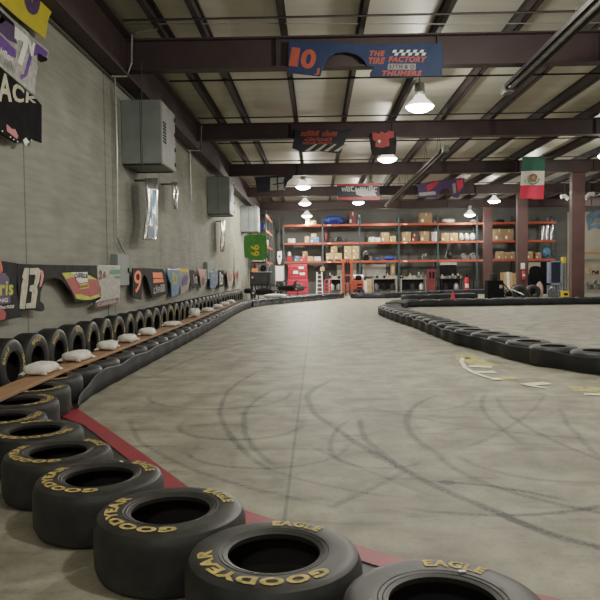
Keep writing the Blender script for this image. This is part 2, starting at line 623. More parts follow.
for i in range(2, 12):
    y = 8.3 + 3.8 * (i - 1)
    g = MB()
    g.box((WX + .4, y - .02, 6.04), (X1, y + .02, 6.05)).box((WX + .4, y - .02, 6.01), (X1, y - .014, 6.05))
    struct('purlin', g, DSTEEL, 'thin angle bracing under the purlins')
for x, y, lab in ((11.10, 28.5, 'nearest'), (11.02, 35.8, 'middle'), (11.15, 43.4, 'farthest')):
    g = MB()
    w = .27
    g.box((x - w, y - .15, 0), (x + w, y + .15, 5.56))
    g.box((x - w - .06, y - .21, 0), (x + w + .06, y + .21, .03)).box((x - w - .06, y - .28, 5.53), (x + w + .06, y + .28, 5.56))
    struct('column', g, MAROON2, lab + ' maroon steel column holding the roof girder')
for y in (20.6, 13.0):
    x = 11.0
    struct('column', MB().box((x - .29, y - .22, 0), (x + .29, y + .22, 5.42)), MAROON2)

# pilaster strip on the wall and wall conduit
struct('trim_2', MB().box((WX, 12.15, 0), (WX + .012, 12.62, 5.16)), MATS['block_wall'], 'pale pilaster strip on the concrete wall')

# conduits ----------------------------------------------------------
PIPE = mat('conduit_metal', (0.36, 0.36, 0.33), 0.35, 0.15, 10, metal=0.5)
PIPED = mat('dark_cable', (0.05, 0.05, 0.048), 0.6, 0.2, 10)


def conduit(pts, r, label, m=PIPE, cat='conduit', name='wall_conduit'):
    return tag(MB().tube(pts, r, 8).build(name, m, smooth=True), label, cat)


cx = WX + .05
conduit([(cx, Y0 + .1, 5.13), (cx, 42, 5.13)], .018, 'thin dark cable running the whole length of the wall top', PIPED, 'cable', 'wall_cable')
p = [on_x(117.8, 238, cx + .02), on_x(116.6, 150, cx + .02), on_x(114.6, 70, cx + .02)]
e = [on_x(124.5, 252, cx + .02), on_x(120, 244, cx + .02)]
conduit(e + p, .022, 'vertical metal conduit rising from the near grey switch box')
a = Vector((cx, 12.2, 5.3))
conduit([(cx + .06, 12.3, 5.10), (cx + .30, 12.45, 5.14), (cx + .37, 12.55, 5.4), (cx + .39, 12.55, 5.93), (cx + .5, 12.5, 5.98), (cx + .9, 12.4, 5.98)], .02, 'bent conduit looping round the wall beam at the nearest girder')
conduit([(cx + .05, 19.6, 5.08), (cx + .36, 20.0, 5.14), (cx + .39, 20.1, 5.9)], .02, 'bent conduit looping round the wall beam at the second girder')
conduit([on_x(141.5, 62, cx + .5), on_x(142.5, 168, cx + .5)], .010, 'thin dark cord hanging in front of the large grey unit', PIPED, 'cord', 'hanging_cord')
conduit([on_x(191, 200, cx), on_x(189.5, 130, cx)], .018, 'vertical conduit on the wall between the two dark grey units')

# ------------------------------------------------------------------ wall units (heater boxes)


def wall_unit(px0, px1, py0, py1, depth, label, m, m2):
    a = on_x(px0, (py0 + py1) / 2, WX)
    d = a.y
    tl, br = at(px0, py0, d), at(px1, py1, d)
    x0, x1, z0, z1 = WX, br.x, br.z, tl.z
    t = thing('ventilation_unit', label, 'ventilation unit', (x0, d, z0))
    MB().box((x0 + .005, d, z0), (x1 - .012, d + depth, z1)).build('casing', m, t, bevel=.012)
    s = MB().box((x1 - .012, d + .02, z0 + .02), (x1, d + depth - .02, z1 - .02)).build('access_panel', m2, t, bevel=.004)
    s['label'] = 'paler side panel with latches'
    g = MB()
    for k in range(4):
        zz = z1 - .15 - (z1 - z0 - .3) * k / 3
        g.box((x1, d + depth - .10, zz - .04), (x1 + .02, d + depth - .05, zz + .04))
    g.build('latch', CHAR, s)
    v = MB()
    for k in range(7):
        zz = z0 + (z1 - z0) * (.35 + .05 * k)
        v.box((x1 - .002, d + .1, zz), (x1 + .012, d + .34, zz + .03))
    v.build('vent_grille', BLK, t)
    k = MB().box((x0 + (x1 - x0) * .47, d - .006, z0 + .01), (x0 + (x1 - x0) * .48, d, z1 - .01))
    k.build('front_seam', BLK, t)
    k = MB()
    for zz in (z0 - .02, z1):
        k.box((x0, d + .08, zz), (x1 - .05, d + .13, zz + .02)).box((x0, d + depth - .13, zz), (x1 - .05, d + depth - .08, zz + .02))
    k.build('bracket', DSTEEL, t)
    return t


wall_unit(121, 162.5, 100, 163, 1.25, 'large dark grey ventilation unit on the wall, nearest of three', BOXG, BOXL)
wall_unit(207, 230, 177, 213.5, 1.25, 'dark grey ventilation unit on the wall, smaller-looking middle one of three', BOXG, BOXL)
wall_unit(240.5, 258, 206, 231.5, 1.2, 'pale grey ventilation unit high in the wall corner above green hood', BOXP, BOXP)


def switch_box(px0, px1, py0, py1, label, out=.14):
    a, b = on_x(px0, py0, WX + out), on_x(px1, py1, WX + out)
    t = thing('switch_box', label, 'electrical box', (WX, a.y, b.z))
    MB().box((WX, a.y, b.z), (WX + out - .02, b.y, a.z)).build('case', BOXG, t, bevel=.01)
    dr = MB().box((WX + out - .02, a.y + .01, b.z + .01), (WX + out, b.y - .01, a.z - .01)).build('door', BOXG, t, bevel=.005)
    h = MB().box((WX + out, b.y - .10, (a.z + b.z) / 2 - .05), (WX + out + .02, b.y - .06, (a.z + b.z) / 2 + .05))
    h.build('handle', BLK, dr)
    return t


switch_box(117.5, 129.5, 254, 285.5, 'tall grey switch box on the wall under a vertical conduit')
switch_box(207.5, 213.5, 262, 279, 'small grey switch box between far painted panels')

# ------------------------------------------------------------------ painted car panels on the wall
PX = WX + .16


def w(px, py, o=0.0):
    return on_x(px, py, PX + o)


def panel(name, label, pts, m, cat='car panel', thick=.025, bev=.008, grp='painted car body panels along the wall'):
    P = [w(*p) for p in pts]
    for p in P:
        p.z = min(p.z, 5.16)
    c = sum(P, Vector()) / len(P)
    t = thing(name, label, cat, (WX, c.y, min(p.z for p in P)), grp)
    MB().slab(P, (-thick, 0, 0)).build('panel_skin', m, t, bevel=bev)
    ys, zt_ = [p.y for p in P], max(p.z for p in P)
    for f in (.2, .8):
        yy = min(ys) + (max(ys) - min(ys)) * f
        MB().box((WX + .003, yy - .02, c.z + .02), (PX - thick - .001, yy + .02, c.z + .06)).build('bracket', DSTEEL, t)
    return t


def sticker(t, name, pts, m, o=.004, label=None):
    return MB().poly([w(*p, o) for p in pts]).build(name, m, t, label)


def lettering(t, s, q, m, o=.007, bold=.03, name='lettering', label=None):
    return text_quad(MB(), s, *[w(*p, o) for p in q], bold=bold).build(name, m, t, label)


def scrib(t, q, n, m, o=.007, seed=1, name='lettering', gaps=(), label=None):
    return scribble(MB(), *[w(*p, o) for p in q], n, seed=seed, gaps=gaps).build(name, m, t, label)


# upper three near the frame's corner
t = panel('car_door_panel', 'bright yellow car panel with purple number, highest on the wall', [(-46, -80), (0, -40), (30, -11), (52, 8), (49, 18), (45.5, 39), (20, 19), (3, 4), (-30, -26)], YELP)
lettering(t, '0', [(22, -26), (41, -14), (40, 17), (25, 13)], DPURP, bold=.09, label='purple number')
lettering(t, '5', [(-4, -44), (16, -32), (17, 3), (0, -12)], DPURP, bold=.07, label='purple number')
t = panel('car_hood', 'white and purple car panel with number seven under the yellow panel',
          [(-24, -14), (0, 6), (12, 18), (24, 28), (36, 40), (49, 51), (48, 58), (41, 56), (37, 62), (38, 68), (36, 78), (35, 96), (16, 80), (0, 66), (-24, 46)], SILV)
sticker(t, 'purple_patch', [(-20, -6), (8, 22), (15, 27), (17, 44), (8, 40), (-2, 30), (-22, 20)], DPURP)
sticker(t, 'purple_patch', [(35, 42), (48, 52), (47, 57), (40, 54), (34, 56), (32, 48)], PURP)
sticker(t, 'purple_patch', [(-22, 22), (2, 36), (16, 50), (16, 58), (6, 54), (-20, 30)], PURP)
sticker(t, 'purple_patch', [(16, 60), (20, 75), (24, 74), (28, 60), (30, 52), (32, 58), (27, 76), (21, 80)], PURP)
sticker(t, 'rust_patch', [(-4, 10), (5, 14), (6, 20), (1, 24), (-4, 20)], mat('rust', (.30, .12, .04), .7))
sticker(t, 'number_seven', [(15, 26), (28, 37), (29.5, 41), (25, 56), (22, 66), (17.5, 62), (20, 54), (23.5, 42), (19, 39.5), (18, 41), (14.5, 38)], PAPER, .009, 'white number seven')
sticker(t, 'white_stroke', [(30, 39), (31.5, 47), (33.5, 42), (35.5, 43.5), (33, 56), (31, 56), (29, 46)], PAPER, .009)
sticker(t, 'dark_patch', [(38, 53), (42, 55), (47.5, 58), (47, 61), (41, 62.5), (37.5, 60)], BLK, .006)
sticker(t, 'dark_patch', [(-22, -12), (4, 14), (14, 23), (15, 27), (8, 22), (-20, -5)], BLK, .006)
scrib(t, [(0, 52), (16, 66), (15, 74), (0, 62)], 4, GREYP, seed=8)
scrib(t, [(0, 46), (14, 58), (12, 64), (0, 54)], 4, PAPER, seed=3)
t = panel('car_hood', 'black car panel with white capital lettering and a pink patch', [(-26, 52), (0, 69), (20, 85), (37.5, 99.5), (42, 105), (42, 143), (34, 140), (24, 142), (16, 143), (0, 133), (-26, 118)], BLK)
lettering(t, 'JACK', [(-9, 62), (37, 99.5), (36, 104), (-9, 113)], CREAM, bold=.03, label='cream capitals')
sticker(t, 'pink_patch', [(6.5, 124), (10, 127), (12, 129), (15, 129), (18.5, 136), (17, 139), (12, 135), (7, 131)], mat('pink_red', (.50, .12, .12), .5))
sticker(t, 'white_patch', [(23, 140), (26, 137.5), (29.5, 142), (28, 143), (26.5, 146), (25, 145)], PAPER)
for k, (u, v) in enumerate(((2.5, 131), (10.5, 137), (13.8, 139.5), (17.6, 141.6), (31.5, 140))):
    sticker(t, 'white_dot', [(u - .8, v), (u, v - .9), (u + .8, v), (u, v + .9)], PAPER)

# the row at eye height
t = panel('door_panel', 'black and purple car panel with yellow lettering, cut by the frame edge', [(-30, 260), (4, 261), (17, 263), (18, 270), (19, 305), (22, 317), (6, 320), (-30, 326)], CHAR)
sticker(t, 'purple_patch', [(-30, 273), (5, 273), (9, 278), (11, 303), (-30, 309)], DPURP)
sticker(t, 'red_patch', [(-30, 309), (3, 309), (6, 313), (5, 319.5), (-30, 325)], FLRED)
sticker(t, 'red_patch', [(-30, 260), (1, 261), (3, 270), (1, 274), (-30, 274)], ORT)
lettering(t, 'rris', [(-6, 281), (13.5, 281), (13, 295), (-6, 296)], LIME, bold=.03, label='yellow lettering')
lettering(t, 'RACING', [(-16, 299), (8, 298), (8, 302), (-16, 304)], WHT, bold=.03)
scrib(t, [(-4, 306), (14, 305), (14, 308), (-4, 309)], 7, WHT, seed=6)
# 13 quarter panel with a wheel arch and a flame painted end
arch = [(75, 302), (72, 294), (66, 285), (61, 280), (54, 278), (48.5, 279.5), (44, 284), (41, 292), (40.5, 301), (44, 304), (45, 310), (42, 311.5)]
t = panel('quarter_panel', 'black quarter panel with cream 13, wheel arch and red flame end', [(18, 263.5), (26, 264), (60, 265), (97, 265.5), (97.5, 276), (101.5, 296), (94, 301)] + arch + [(30, 309.5), (20, 311), (17, 297), (16, 285)], CHAR)
K = lambda a, b: (a / 6, 230 + b / 6)
sticker(t, 'number_one', [K(*q) for q in ((148, 228), (176, 228), (168, 330), (152, 452), (150, 474), (120, 472), (118, 455), (130, 330), (140, 294), (132, 282))], CREAM, .007, 'cream number')
sticker(t, 'number_three', [K(*q) for q in ((182, 230), (232, 227), (244, 246), (234, 312), (222, 338), (226, 368), (212, 468), (156, 470), (156, 442), (186, 436), (192, 372), (176, 366), (180, 334), (204, 328), (214, 268), (178, 268))], CREAM, .007, 'cream number')
sticker(t, 'red_mark', [(40.5, 269.5), (43, 271), (44, 276), (41.5, 286), (39.5, 287), (41, 278)], SALM)
fl = sticker(t, 'flame_panel', [(61.5, 273), (70, 272.5), (98, 279.5), (101, 295), (92, 299), (76, 298), (70, 287)], FLRED, label='red panel with yellow flames')
f = MB()
for q in ([(62, 273), (75, 272), (90, 275.5), (97, 279.5), (85, 279), (72, 277), (66, 279)], [(76, 298.5), (75, 294), (82, 294.5), (90, 297), (99, 294), (100.5, 296.5), (92, 299.5), (84, 300)], [(79, 284), (88.5, 283), (89, 288), (80, 289)]):
    f.poly([w(*p, .008) for p in q])
f.build('flame', LIME, t)
sticker(t, 'white_plate', [(72, 272.5), (87.5, 272), (88, 282), (79, 283)], WHT, .010)
scrib(t, [(73, 273), (87, 273), (88, 278), (75, 278)], 6, BLK, .013, seed=9)
scrib(t, [(79, 284.5), (88, 283.5), (88.5, 287), (80, 288)], 5, FLRED, .013, seed=4)
# silver 26 panel
t = panel('fender_panel', 'silver grey car panel with dark red 26 and green lettering', [(98, 265), (120, 265.5), (120.5, 285), (119.5, 303), (108, 305), (96, 308), (95.8, 302), (101, 299), (101, 290), (97.5, 278)], SILV)
sticker(t, 'maroon_strip', [(95.8, 302.5), (119, 297.5), (118.5, 303), (96, 308)], DRED)
scrib(t, [(97.5, 303), (118, 299), (117.5, 302.5), (97.5, 306.5)], 7, SILV, seed=5)
lettering(t, '2', [(99, 270), (102.3, 270), (102.3, 279), (99, 280)], DRED, bold=.08)
lettering(t, '6', [(103, 271), (106.2, 271), (106.2, 278), (103, 278.5)], DRED, bold=.08)
sticker(t, 'green_bar', [(110, 270), (120.2, 269.5), (120.2, 274), (110, 274)], TGRN)
sticker(t, 'green_bar', [(115, 276), (120.3, 276), (120.3, 278.5), (115, 278.5)], TGRN)
# orange 9 quarter panel with arch
t = panel('quarter_panel', 'black quarter panel with neon orange number and orange blocks', [(133, 268), (148, 268.2), (163, 268.8), (166, 276), (168, 293), (160, 296.5), (152, 297.5), (149, 285), (146.5, 277), (144, 274.5), (142.5, 279), (142, 291), (141.5, 300), (136, 298.5), (132.8, 297)], CHAR)
lettering(t, '9', [(134.3, 271), (141.8, 270), (140.5, 294), (133.8, 292)], NEON, bold=.0, label='neon orange number')
g = MB()
for q in ([(152.6, 272.5), (162, 272.5), (163, 278), (153.5, 278)], [(153.5, 279), (163, 278.7), (164, 282), (153.5, 283)]):
    g.poly([w(*p, .006) for p in q])
g.build('orange_block', NEON, t)
scrib(t, [(153, 286), (164.5, 284), (165.5, 291), (153.5, 294)], 5, SILV, seed=12)
specs = [
    ([(167, 268.5), (179, 269.5), (180, 284), (178.5, 294), (172, 297), (171.5, 285), (168, 276)], SKYB, 'blue car panel with lime lettering beside the orange block panel', [((172, 272), (177.5, 272), (177.5, 284), (172, 285), LIME, 3)]),
    ([(178.5, 268), (189, 269), (190, 280), (188.5, 289), (181, 294.5), (180.2, 282)], GREYP, 'grey and purple car panel with a yellow top edge', [((179, 268), (188.5, 269), (188.5, 272), (179, 271.5), YELP, 0), ((181, 274), (188, 274), (187.5, 284), (181.5, 287), PURP, 3)]),
    ([(189.5, 270), (194, 270), (197, 276), (198.5, 287), (194, 288.5), (191, 285)], CHAR, 'narrow dark car panel with pale lettering next to red-topped panel', [((192.5, 274), (197, 275), (197.5, 283), (194, 284), SILV, 2)]),
    ([(197.5, 268.8), (206.5, 269.5), (207, 280), (205.5, 286), (201.5, 288), (200, 278)], GREYP, 'grey car panel with a salmon red top corner', [((198, 269.2), (204, 269.6), (204.5, 275.5), (200, 277), SALM, 0), ((201.5, 278), (206, 278), (205, 284), (202, 285), DRED, 2)]),
    ([(210, 272), (218, 270), (218, 284), (215, 288), (210.5, 288)], SKYB, 'pale blue car panel beyond the small grey switch box', [((211.5, 274), (217, 273), (216.5, 283), (212, 284), SILV, 3)]),
    ([(218.6, 270), (224, 270.5), (223.5, 286.5), (219, 287.5)], CHAR, 'narrow black and white striped car panel on the far wall', [((219.5, 272), (223, 272), (222.5, 284), (219.8, 285), PAPER, 3)]),
    ([(226.5, 269.5), (233, 269.8), (233.5, 280), (232, 286), (228.5, 287.5), (227.5, 278)], SILV, 'white car panel with red lettering on the far wall', [((228, 271), (232.5, 271), (232, 281), (228.5, 281), SALM, 3)]),
    ([(234, 269.5), (239.5, 270), (239, 283), (235.5, 285)], GREYP, 'farthest grey car panel of the wall row, next to green hood', [((234.8, 272), (238.8, 272), (238, 278), (235, 279), FLRED, 2)]),
]
for pts, m, lab, subs in specs:
    t = panel('fender_panel', lab, pts, m)
    for i, (a, b, c, d, mm_, n) in enumerate(subs):
        if n == 0:
            sticker(t, 'colour_patch', [a, b, c, d], mm_, .005)
        else:
            scrib(t, [a, b, c, d], n, mm_, .009, seed=20 + i + n)

# shiny body strips hung above
FOIL = mat('blue_foil', (0.07, 0.22, 0.38), 0.3, 0.5, 3, metal=0.1, bump=0.6)
FOILW = mat('silver_foil', (0.27, 0.27, 0.25), 0.25, 0.5, 4, metal=0.6, bump=0.6)


def strip(pts, m, label, inlay=None, out=.12):
    # wavy bent sheet: pts = (left px, right px, py)
    rows = []
    for i, (a, b, y) in enumerate(pts):
        rows.append([on_x(a + (b - a) * k / 6, y, WX + out + 0.022 * math.sin(k * 1.1 + i * 1.3)) for k in range(7)])
    mb = MB()
    vs = [v for r in rows for v in r]
    n = 7
    mb.add(vs, [(i * n + k, i * n + k + 1, (i + 1) * n + k + 1, (i + 1) * n + k) for i in range(len(rows) - 1) for k in range(n - 1)])
    t = thing('body_strip', label, 'car panel', (WX, vs[0].y, vs[-1].z))
    o = mb.build('sheet', m, t, smooth=True)
    sm = o.modifiers.new('thick', 'SOLIDIFY')
    sm.thickness = .015
    c = [sum((Vector(v) for v in r), Vector()) / 7 for r in rows]
    MB().bar((WX, c[0].y, c[0].z - .05), (WX + out, c[0].y, c[0].z - .05), .04).build('hanger', DSTEEL, t)
    if inlay:
        mb = MB()
        vs = []
        for r in rows[1:-1]:
            vs += [r[k] + Vector((.022, 0, 0)) for k in (2, 3, 4, 5)]
        mb.add(vs, [(4 * i + k, 4 * i + k + 1, 4 * i + k + 5, 4 * i + k + 4) for i in range(len(rows) - 3) for k in range(3)])
        mb.build('blue_inlay', inlay, t)
    return t


strip([(145, 157, 178), (145.5, 157.5, 190), (146.5, 157, 202), (146, 157, 214), (144, 157, 226), (142.5, 156, 238), (143, 155.5, 240)], FOILW, 'long white and blue body strip hanging below the nearest unit', FOIL, out=.36)
strip([(171, 177, 182), (172.5, 178, 190), (172.5, 177, 199), (174, 177, 209)], FOILW, 'short shiny silver body strip right of the blue one', out=.33)
strip([(220, 224.5, 220), (221, 225, 232), (220, 225, 244), (220.5, 223.5, 252)], mat('bronze_foil', (.30, .22, .16), .3, .4, 4, metal=.4, bump=.4), 'narrow bronze body strip below the middle unit', out=.26)

# green 66 hood hung facing the track
d = 31.2
P = [at(*q, d) for q in ((244, 236), (248, 234.3), (262, 234), (266.5, 235), (267.3, 247), (267, 258.5), (262, 260.6), (252, 260), (244.5, 257.5), (243.6, 246))]
t = thing('car_hood', 'bright green car hood with sideways yellow 66 hung near corner', 'car panel', P[0])
MB().slab(P, (0, .06, 0)).build('panel_skin', GREEN, t, bevel=.02)
for ya, yb in ((256.2, 250.8), (250.2, 244.6)):
    text_quad(MB(), '6', at(250.5, ya, d - .01), at(250.5, yb, d - .01), at(259.4, yb, d - .01), at(259.4, ya, d - .01), bold=.03).build('lettering', YELP, t, 'sideways yellow number')
MB().tube([at(255, 235, d + .03), at(255, 200, d + .03)], .012).build('hanger_cord', PIPED, t)

# ------------------------------------------------------------------ banners and panels on the roof girders


def banner(name, label, pts, m, d, cat='banner', thick=.04):
    P = [at(*p, d) for p in pts]
    t = thing(name, label, cat, P[0], 'car body panels hung on the roof girders')
    MB().slab(P, (0, thick, 0)).build('panel_skin', m, t, bevel=.008)
    return t


def bx_(k, x, y):
    return [(x + p[0] * k, y + p[1] * k) for p in ()]


d = 12.80
S1 = lambda a, b: (280 + a * .2833, 30 + b * .2833)
t = banner('quarter_panel', 'long blue panel reading 10 and THE TIRE FACTORY on nearest girder',
           [S1(*q) for q in ((30, 36), (180, 42), (300, 50), (420, 48), (572, 46), (576, 90), (572, 163), (318, 165), (318, 150), (332, 132), (308, 128), (296, 108), (272, 88), (235, 78), (195, 82), (168, 98), (152, 130), (143, 163), (28, 150))], NAVY, d, 'car panel')


def ct(t, s, q, m, d, S, bold=.04, name='lettering', label=None):
    return text_quad(MB(), s, *[at(*S(*p), d) for p in q], bold=bold).build(name, m, t, label)


ct(t, '1', [(42, 60), (72, 64), (62, 130), (30, 126)], ORB, d - .008, S1, .06, label='orange-red number')
ct(t, '0', [(80, 64), (134, 72), (120, 140), (68, 134)], ORB, d - .008, S1, .04, label='orange-red number')
ct(t, 'J', [(126, 133), (141, 135), (137, 160), (122, 158)], ORB, d - .008, S1, .05)
ct(t, 'THE', [(318, 73), (371, 73), (366, 92), (312, 92)], ORB, d - .008, S1, .05)
ct(t, 'TIRE', [(314, 97), (372, 97), (366, 120), (308, 120)], ORB, d - .008, S1, .05)
ct(t, 'FACTORY', [(388, 93), (520, 93), (512, 114), (382, 114)], ORB, d - .008, S1, .05)
ct(t, 'THUMERS', [(362, 143), (502, 143), (496, 162), (356, 162)], ORB, d - .008, S1, .05)
MB().poly([at(*S1(*p), d - .006) for p in ((382, 119), (480, 119), (478, 140), (380, 140))]).build('white_plate', GREYP, t)
ct(t, '37TH & O', [(386, 122), (476, 122), (474, 137), (384, 137)], NAVYD, d - .012, S1, .02)
g = MB()
for k in range(10):
    for j in range(2):
        if (k + j) % 2 == 0:
            x = 396 + 12 * k
            y = 70 + 10 * j
            s = 5 * (1 - j)
            g.poly([at(*S1(*p), d - .008) for p in ((x + s, y), (x + 12 + s, y), (x + 12 + s - 5, y + 10), (x + s - 5, y + 10))])
g.build('chequered_strip', WHT, t)

d = 20.40
S2 = lambda a, b: (285 + a * .11667, 120 + b * .11667)
t = banner('car_hood', 'dark blue panel with red lettering and white slashes on second girder',
           [S2(*q) for q in ((92, 76), (130, 86), (450, 86), (500, 100), (575, 68), (578, 88), (520, 170), (480, 280), (440, 285), (300, 268), (150, 275), (60, 240))], NAVYD, d)
for k, (q, n, gp) in enumerate((([(135, 92), (450, 90), (445, 140), (130, 138)], 12, (6,)), ([(165, 150), (405, 150), (400, 180), (160, 180)], 11, ()), ([(150, 188), (415, 186), (410, 208), (148, 208)], 12, (5,)))):
    scribble(MB(), *[at(*S2(*p), d - .008) for p in q], n, seed=31 + k, gaps=gp).build('lettering', ORB, t)
g = MB()
for x in (165, 250, 330, 420):
    g.poly([at(*S2(*p), d - .008) for p in ((x, 268), (x + 40, 268), (x + 115, 205), (x + 95, 205))])
g.build('white_slash', CREAM, t)
S3 = lambda a, b: (360 + a * .2335, 80 + b * .2333)
t = banner('car_hood', 'small dark panel with a blocky red shape on second girder', [S3(*q) for q in ((40, 245), (52, 225), (150, 222), (158, 268), (152, 318), (52, 322), (46, 290))], CHAR, d)
MB().poly([at(*S3(*p), d - .008) for p in ((52, 224), (75, 226), (80, 232), (90, 220), (110, 228), (122, 218), (145, 220), (146, 246), (124, 250), (126, 282), (95, 290), (66, 286), (68, 262), (55, 256))]).build('red_shape', mat('banner_red', (.45, .06, .055), .6), t)
MB().poly([at(*S3(*p), d - .014) for p in ((76, 262), (83, 254), (90, 262), (83, 272))]).build('white_dot', PAPER, t)
d = 27.9
S4 = lambda a, b: (240 + a * .2, 110 + b * .2)
t = banner('car_hood', 'black and white panel hung on the third girder', [S4(*q) for q in ((75, 335), (180, 328), (265, 325), (262, 340), (238, 360), (222, 405), (150, 408), (85, 415))], NAVYD, d)
MB().poly([at(*S4(*p), d - .008) for p in ((152, 340), (222, 336), (216, 360), (222, 400), (150, 402))]).build('white_patch', SILV, t)
g = MB()
for q in ([(183, 338), (190, 338), (192, 400), (186, 400)], [(165, 370), (215, 362), (216, 368), (165, 376)]):
    g.poly([at(*S4(*p), d - .014) for p in q])
g.build('dark_stripe', NAVYD, t)
d = 27.9
S5 = lambda a, b: (335 + a * .2333, 175 + b * .2333)
t = banner('car_hood', 'black and white panel with red edges on third girder', [S5(*q) for q in ((8, 38), (190, 34), (192, 108), (90, 112), (12, 106))], NAVYD, d)
for q in ([(8, 38), (190, 34), (190, 46), (8, 46)], [(14, 96), (192, 92), (192, 107), (12, 106)]):
    MB().poly([at(*S5(*p), d - .008) for p in q]).build('red_edge', RED, t)
scribble(MB(), *[at(*S5(*p), d - .008) for p in ((20, 50), (180, 46), (182, 72), (30, 70))], 8, seed=44).build('lettering', WHT, t)
MB().poly([at(*S5(*p), d - .010) for p in ((85, 62), (130, 58), (150, 74), (165, 62), (180, 90), (120, 92), (92, 84))]).build('white_patch', WHT, t)
t = banner('quarter_panel', 'purple and red arched panel hung on the third girder', [S5(*q) for q in ((352, 40), (420, 26), (540, 12), (556, 14), (552, 60), (530, 98), (505, 96), (500, 72), (485, 56), (462, 58), (448, 74), (440, 98), (352, 96), (358, 70))], DPURP, d, 'car panel')
for q, m_ in (([(392, 44), (440, 26), (445, 34), (420, 56), (395, 70)], RED), ([(520, 26), (548, 16), (548, 50), (528, 72)], PINK), ([(360, 76), (430, 70), (432, 84), (362, 90)], SILV), ([(502, 40), (516, 32), (520, 74), (508, 82)], GREYP)):
    MB().poly([at(*S5(*p), d - .008) for p in q]).build('colour_patch', m_, t)

# flag -----------------------------------------------------------------
fm = bpy.data.materials.new('tricolour_cloth')
fm.use_nodes = True
nt = fm.node_tree
tc = nt.nodes.new('ShaderNodeTexCoord')
sp = nt.nodes.new('ShaderNodeSeparateXYZ')
rp = nt.nodes.new('ShaderNodeValToRGB')
rp.color_ramp.interpolation = 'CONSTANT'
els = rp.color_ramp.elements
els[0].color = (0.62, 0.035, 0.06, 1)
els[1].position = .333
els[1].color = (0.66, 0.62, 0.55, 1)
e3 = els.new(.667)
e3.color = (0.022, 0.095, 0.065, 1)
nt.links.new(tc.outputs['Generated'], sp.inputs[0])
nt.links.new(sp.outputs['Z'], rp.inputs[0])
nt.links.new(rp.outputs[0], nt.nodes['Principled BSDF'].inputs['Base Color'])
nt.nodes['Principled BSDF'].inputs['Roughness'].default_value = .8
d = 26.9
q = [at(522.3, 157, d), at(545.2, 158, d), at(543.3, 199.2, d), at(520, 198.3, d)]
t = thing('flag', 'Mexican flag hanging down from the roof, green white and red', 'flag', q[0])
g = MB()
nu, nv = 10, 14
vs = []
for j in range(nv + 1):
    for i in range(nu + 1):
        u, v = i / nu, j / nv
        p = (q[0] * (1 - u) + q[1] * u) * (1 - v) + (q[3] * (1 - u) + q[2] * u) * v
        vs.append(p + Vector((0, .05 * math.sin(u * 9 + v * 1.5) * (0.3 + v), 0)))
g.add(vs, [(j * (nu + 1) + i, j * (nu + 1) + i + 1, (j + 1) * (nu + 1) + i + 1, (j + 1) * (nu + 1) + i) for j in range(nv) for i in range(nu)])
g.build('cloth', fm, t, smooth=True)
c = (q[0] + q[1] + q[2] + q[3]) / 4 + Vector((0, -.08, 0))
em = MB()
em.poly([c + Vector((.16 * math.cos(a) * (1 + .15 * math.sin(3 * a)), 0, .17 * math.sin(a))) for a in [2 * PI * k / 20 for k in range(20)]])
em.build('emblem', mat('eagle_brown', (.20, .09, .04), .7), t, 'brown eagle emblem in a green wreath')
em = MB()
for k in range(12):
    a = PI + PI * k / 12
    b = PI + PI * (k + 1) / 12
    em.poly([c + Vector((r_ * math.cos(x), -.01, r_ * math.sin(x) - .02)) for r_, x in ((.19, a), (.25, a), (.25, b), (.19, b))])
em.build('wreath', TGRN, t)
em = MB()
em.poly([c + Vector((x, -.012, z)) for x, z in ((-.10, .02), (-.02, .04), (.03, .10), (.07, .06), (.03, .02), (.09, -.06), (0, -.08), (-.05, -.03))])
em.build('eagle_wing', mat('eagle_tan', (.45, .27, .12), .7), t)
MB().bar((q[0].x - .05, d, q[0].z), (q[1].x + .05, d, q[1].z), .03).build('flag_rod', DSTEEL, t)
MB().tube([(q[0].x, d, q[0].z), (q[0].x, d + .2, 6.1)], .006).tube([(q[1].x, d, q[1].z), (q[1].x, d + .2, 6.1)], .006).build('cord', PIPED, t)

# ------------------------------------------------------------------ lamps


def make_lamp():
    t = thing('pendant_lamp', 'x', 'ceiling lamp', (0, 0, 0))
    MB().lathe([(.05, .60), (.12, .58), (.13, .35), (.08, .33), (.06, .30)], n=20).build('ballast', GALV, t, smooth=True)
    MB().lathe([(.07, .31), (.12, .29), (.17, .20), (.33, .05), (.36, .0), (.34, .01), (.16, .19), (.06, .29)], n=28).build('reflector', ACRY, t, smooth=True)
    MB().lathe([(0.001, -.13), (.18, -.115), (.30, -.06), (.345, .0), (0.001, .01)], n=28).build('lens', LENS, t, smooth=True)
    MB().tube([(0, 0, .57), (0, 0, .80)], .012).build('hook_rod', DSTEEL, t)
    return t


LZ = 5.55
lamps = [((2.62, 9.2, LZ), 'near the nearest girder, mostly above the frame'), ((2.62, 16.8, LZ), 'large glowing one just in front of second girder'), ((2.62, 24.4, LZ), 'below the second girder beside the red panel'),
         ((2.5, 39.4, LZ), 'above the fork truck by the far rack'), ((-.62, 31.9, LZ), 'between third and fourth girders near the wall'), ((-.66, 39.5, LZ), 'upper of two near the blue tarp shelf'),
         ((-.62, 44.0, 5.2), 'lower of two near the blue tarp shelf'), ((10.6, 24.4, LZ), 'cut by the right frame edge'), ((10.4, 32.2, LZ), 'partly hidden behind the flag'), ((10.55, 39.6, LZ), 'close to the middle column'),
         ((9.9, 43.0, 5.05), 'small one beside the farthest column')]
proto = None
for k, (p, lab) in enumerate(lamps):
    lab = 'lit high bay lamp ' + lab
    if proto is None:
        proto = make_lamp()
        proto.location = p
        proto['label'] = lab
        proto['group'] = 'lit high bay lamps'
    else:
        dup(proto, p, label=lab, group='lit high bay lamps')
OFFL = mat('unlit_lens', (.6, .58, .52), .3, .1, 5)
r_ = dup(proto, (2.6, 32.0, LZ), label='unlit high bay lamp above the striped red and black panel')
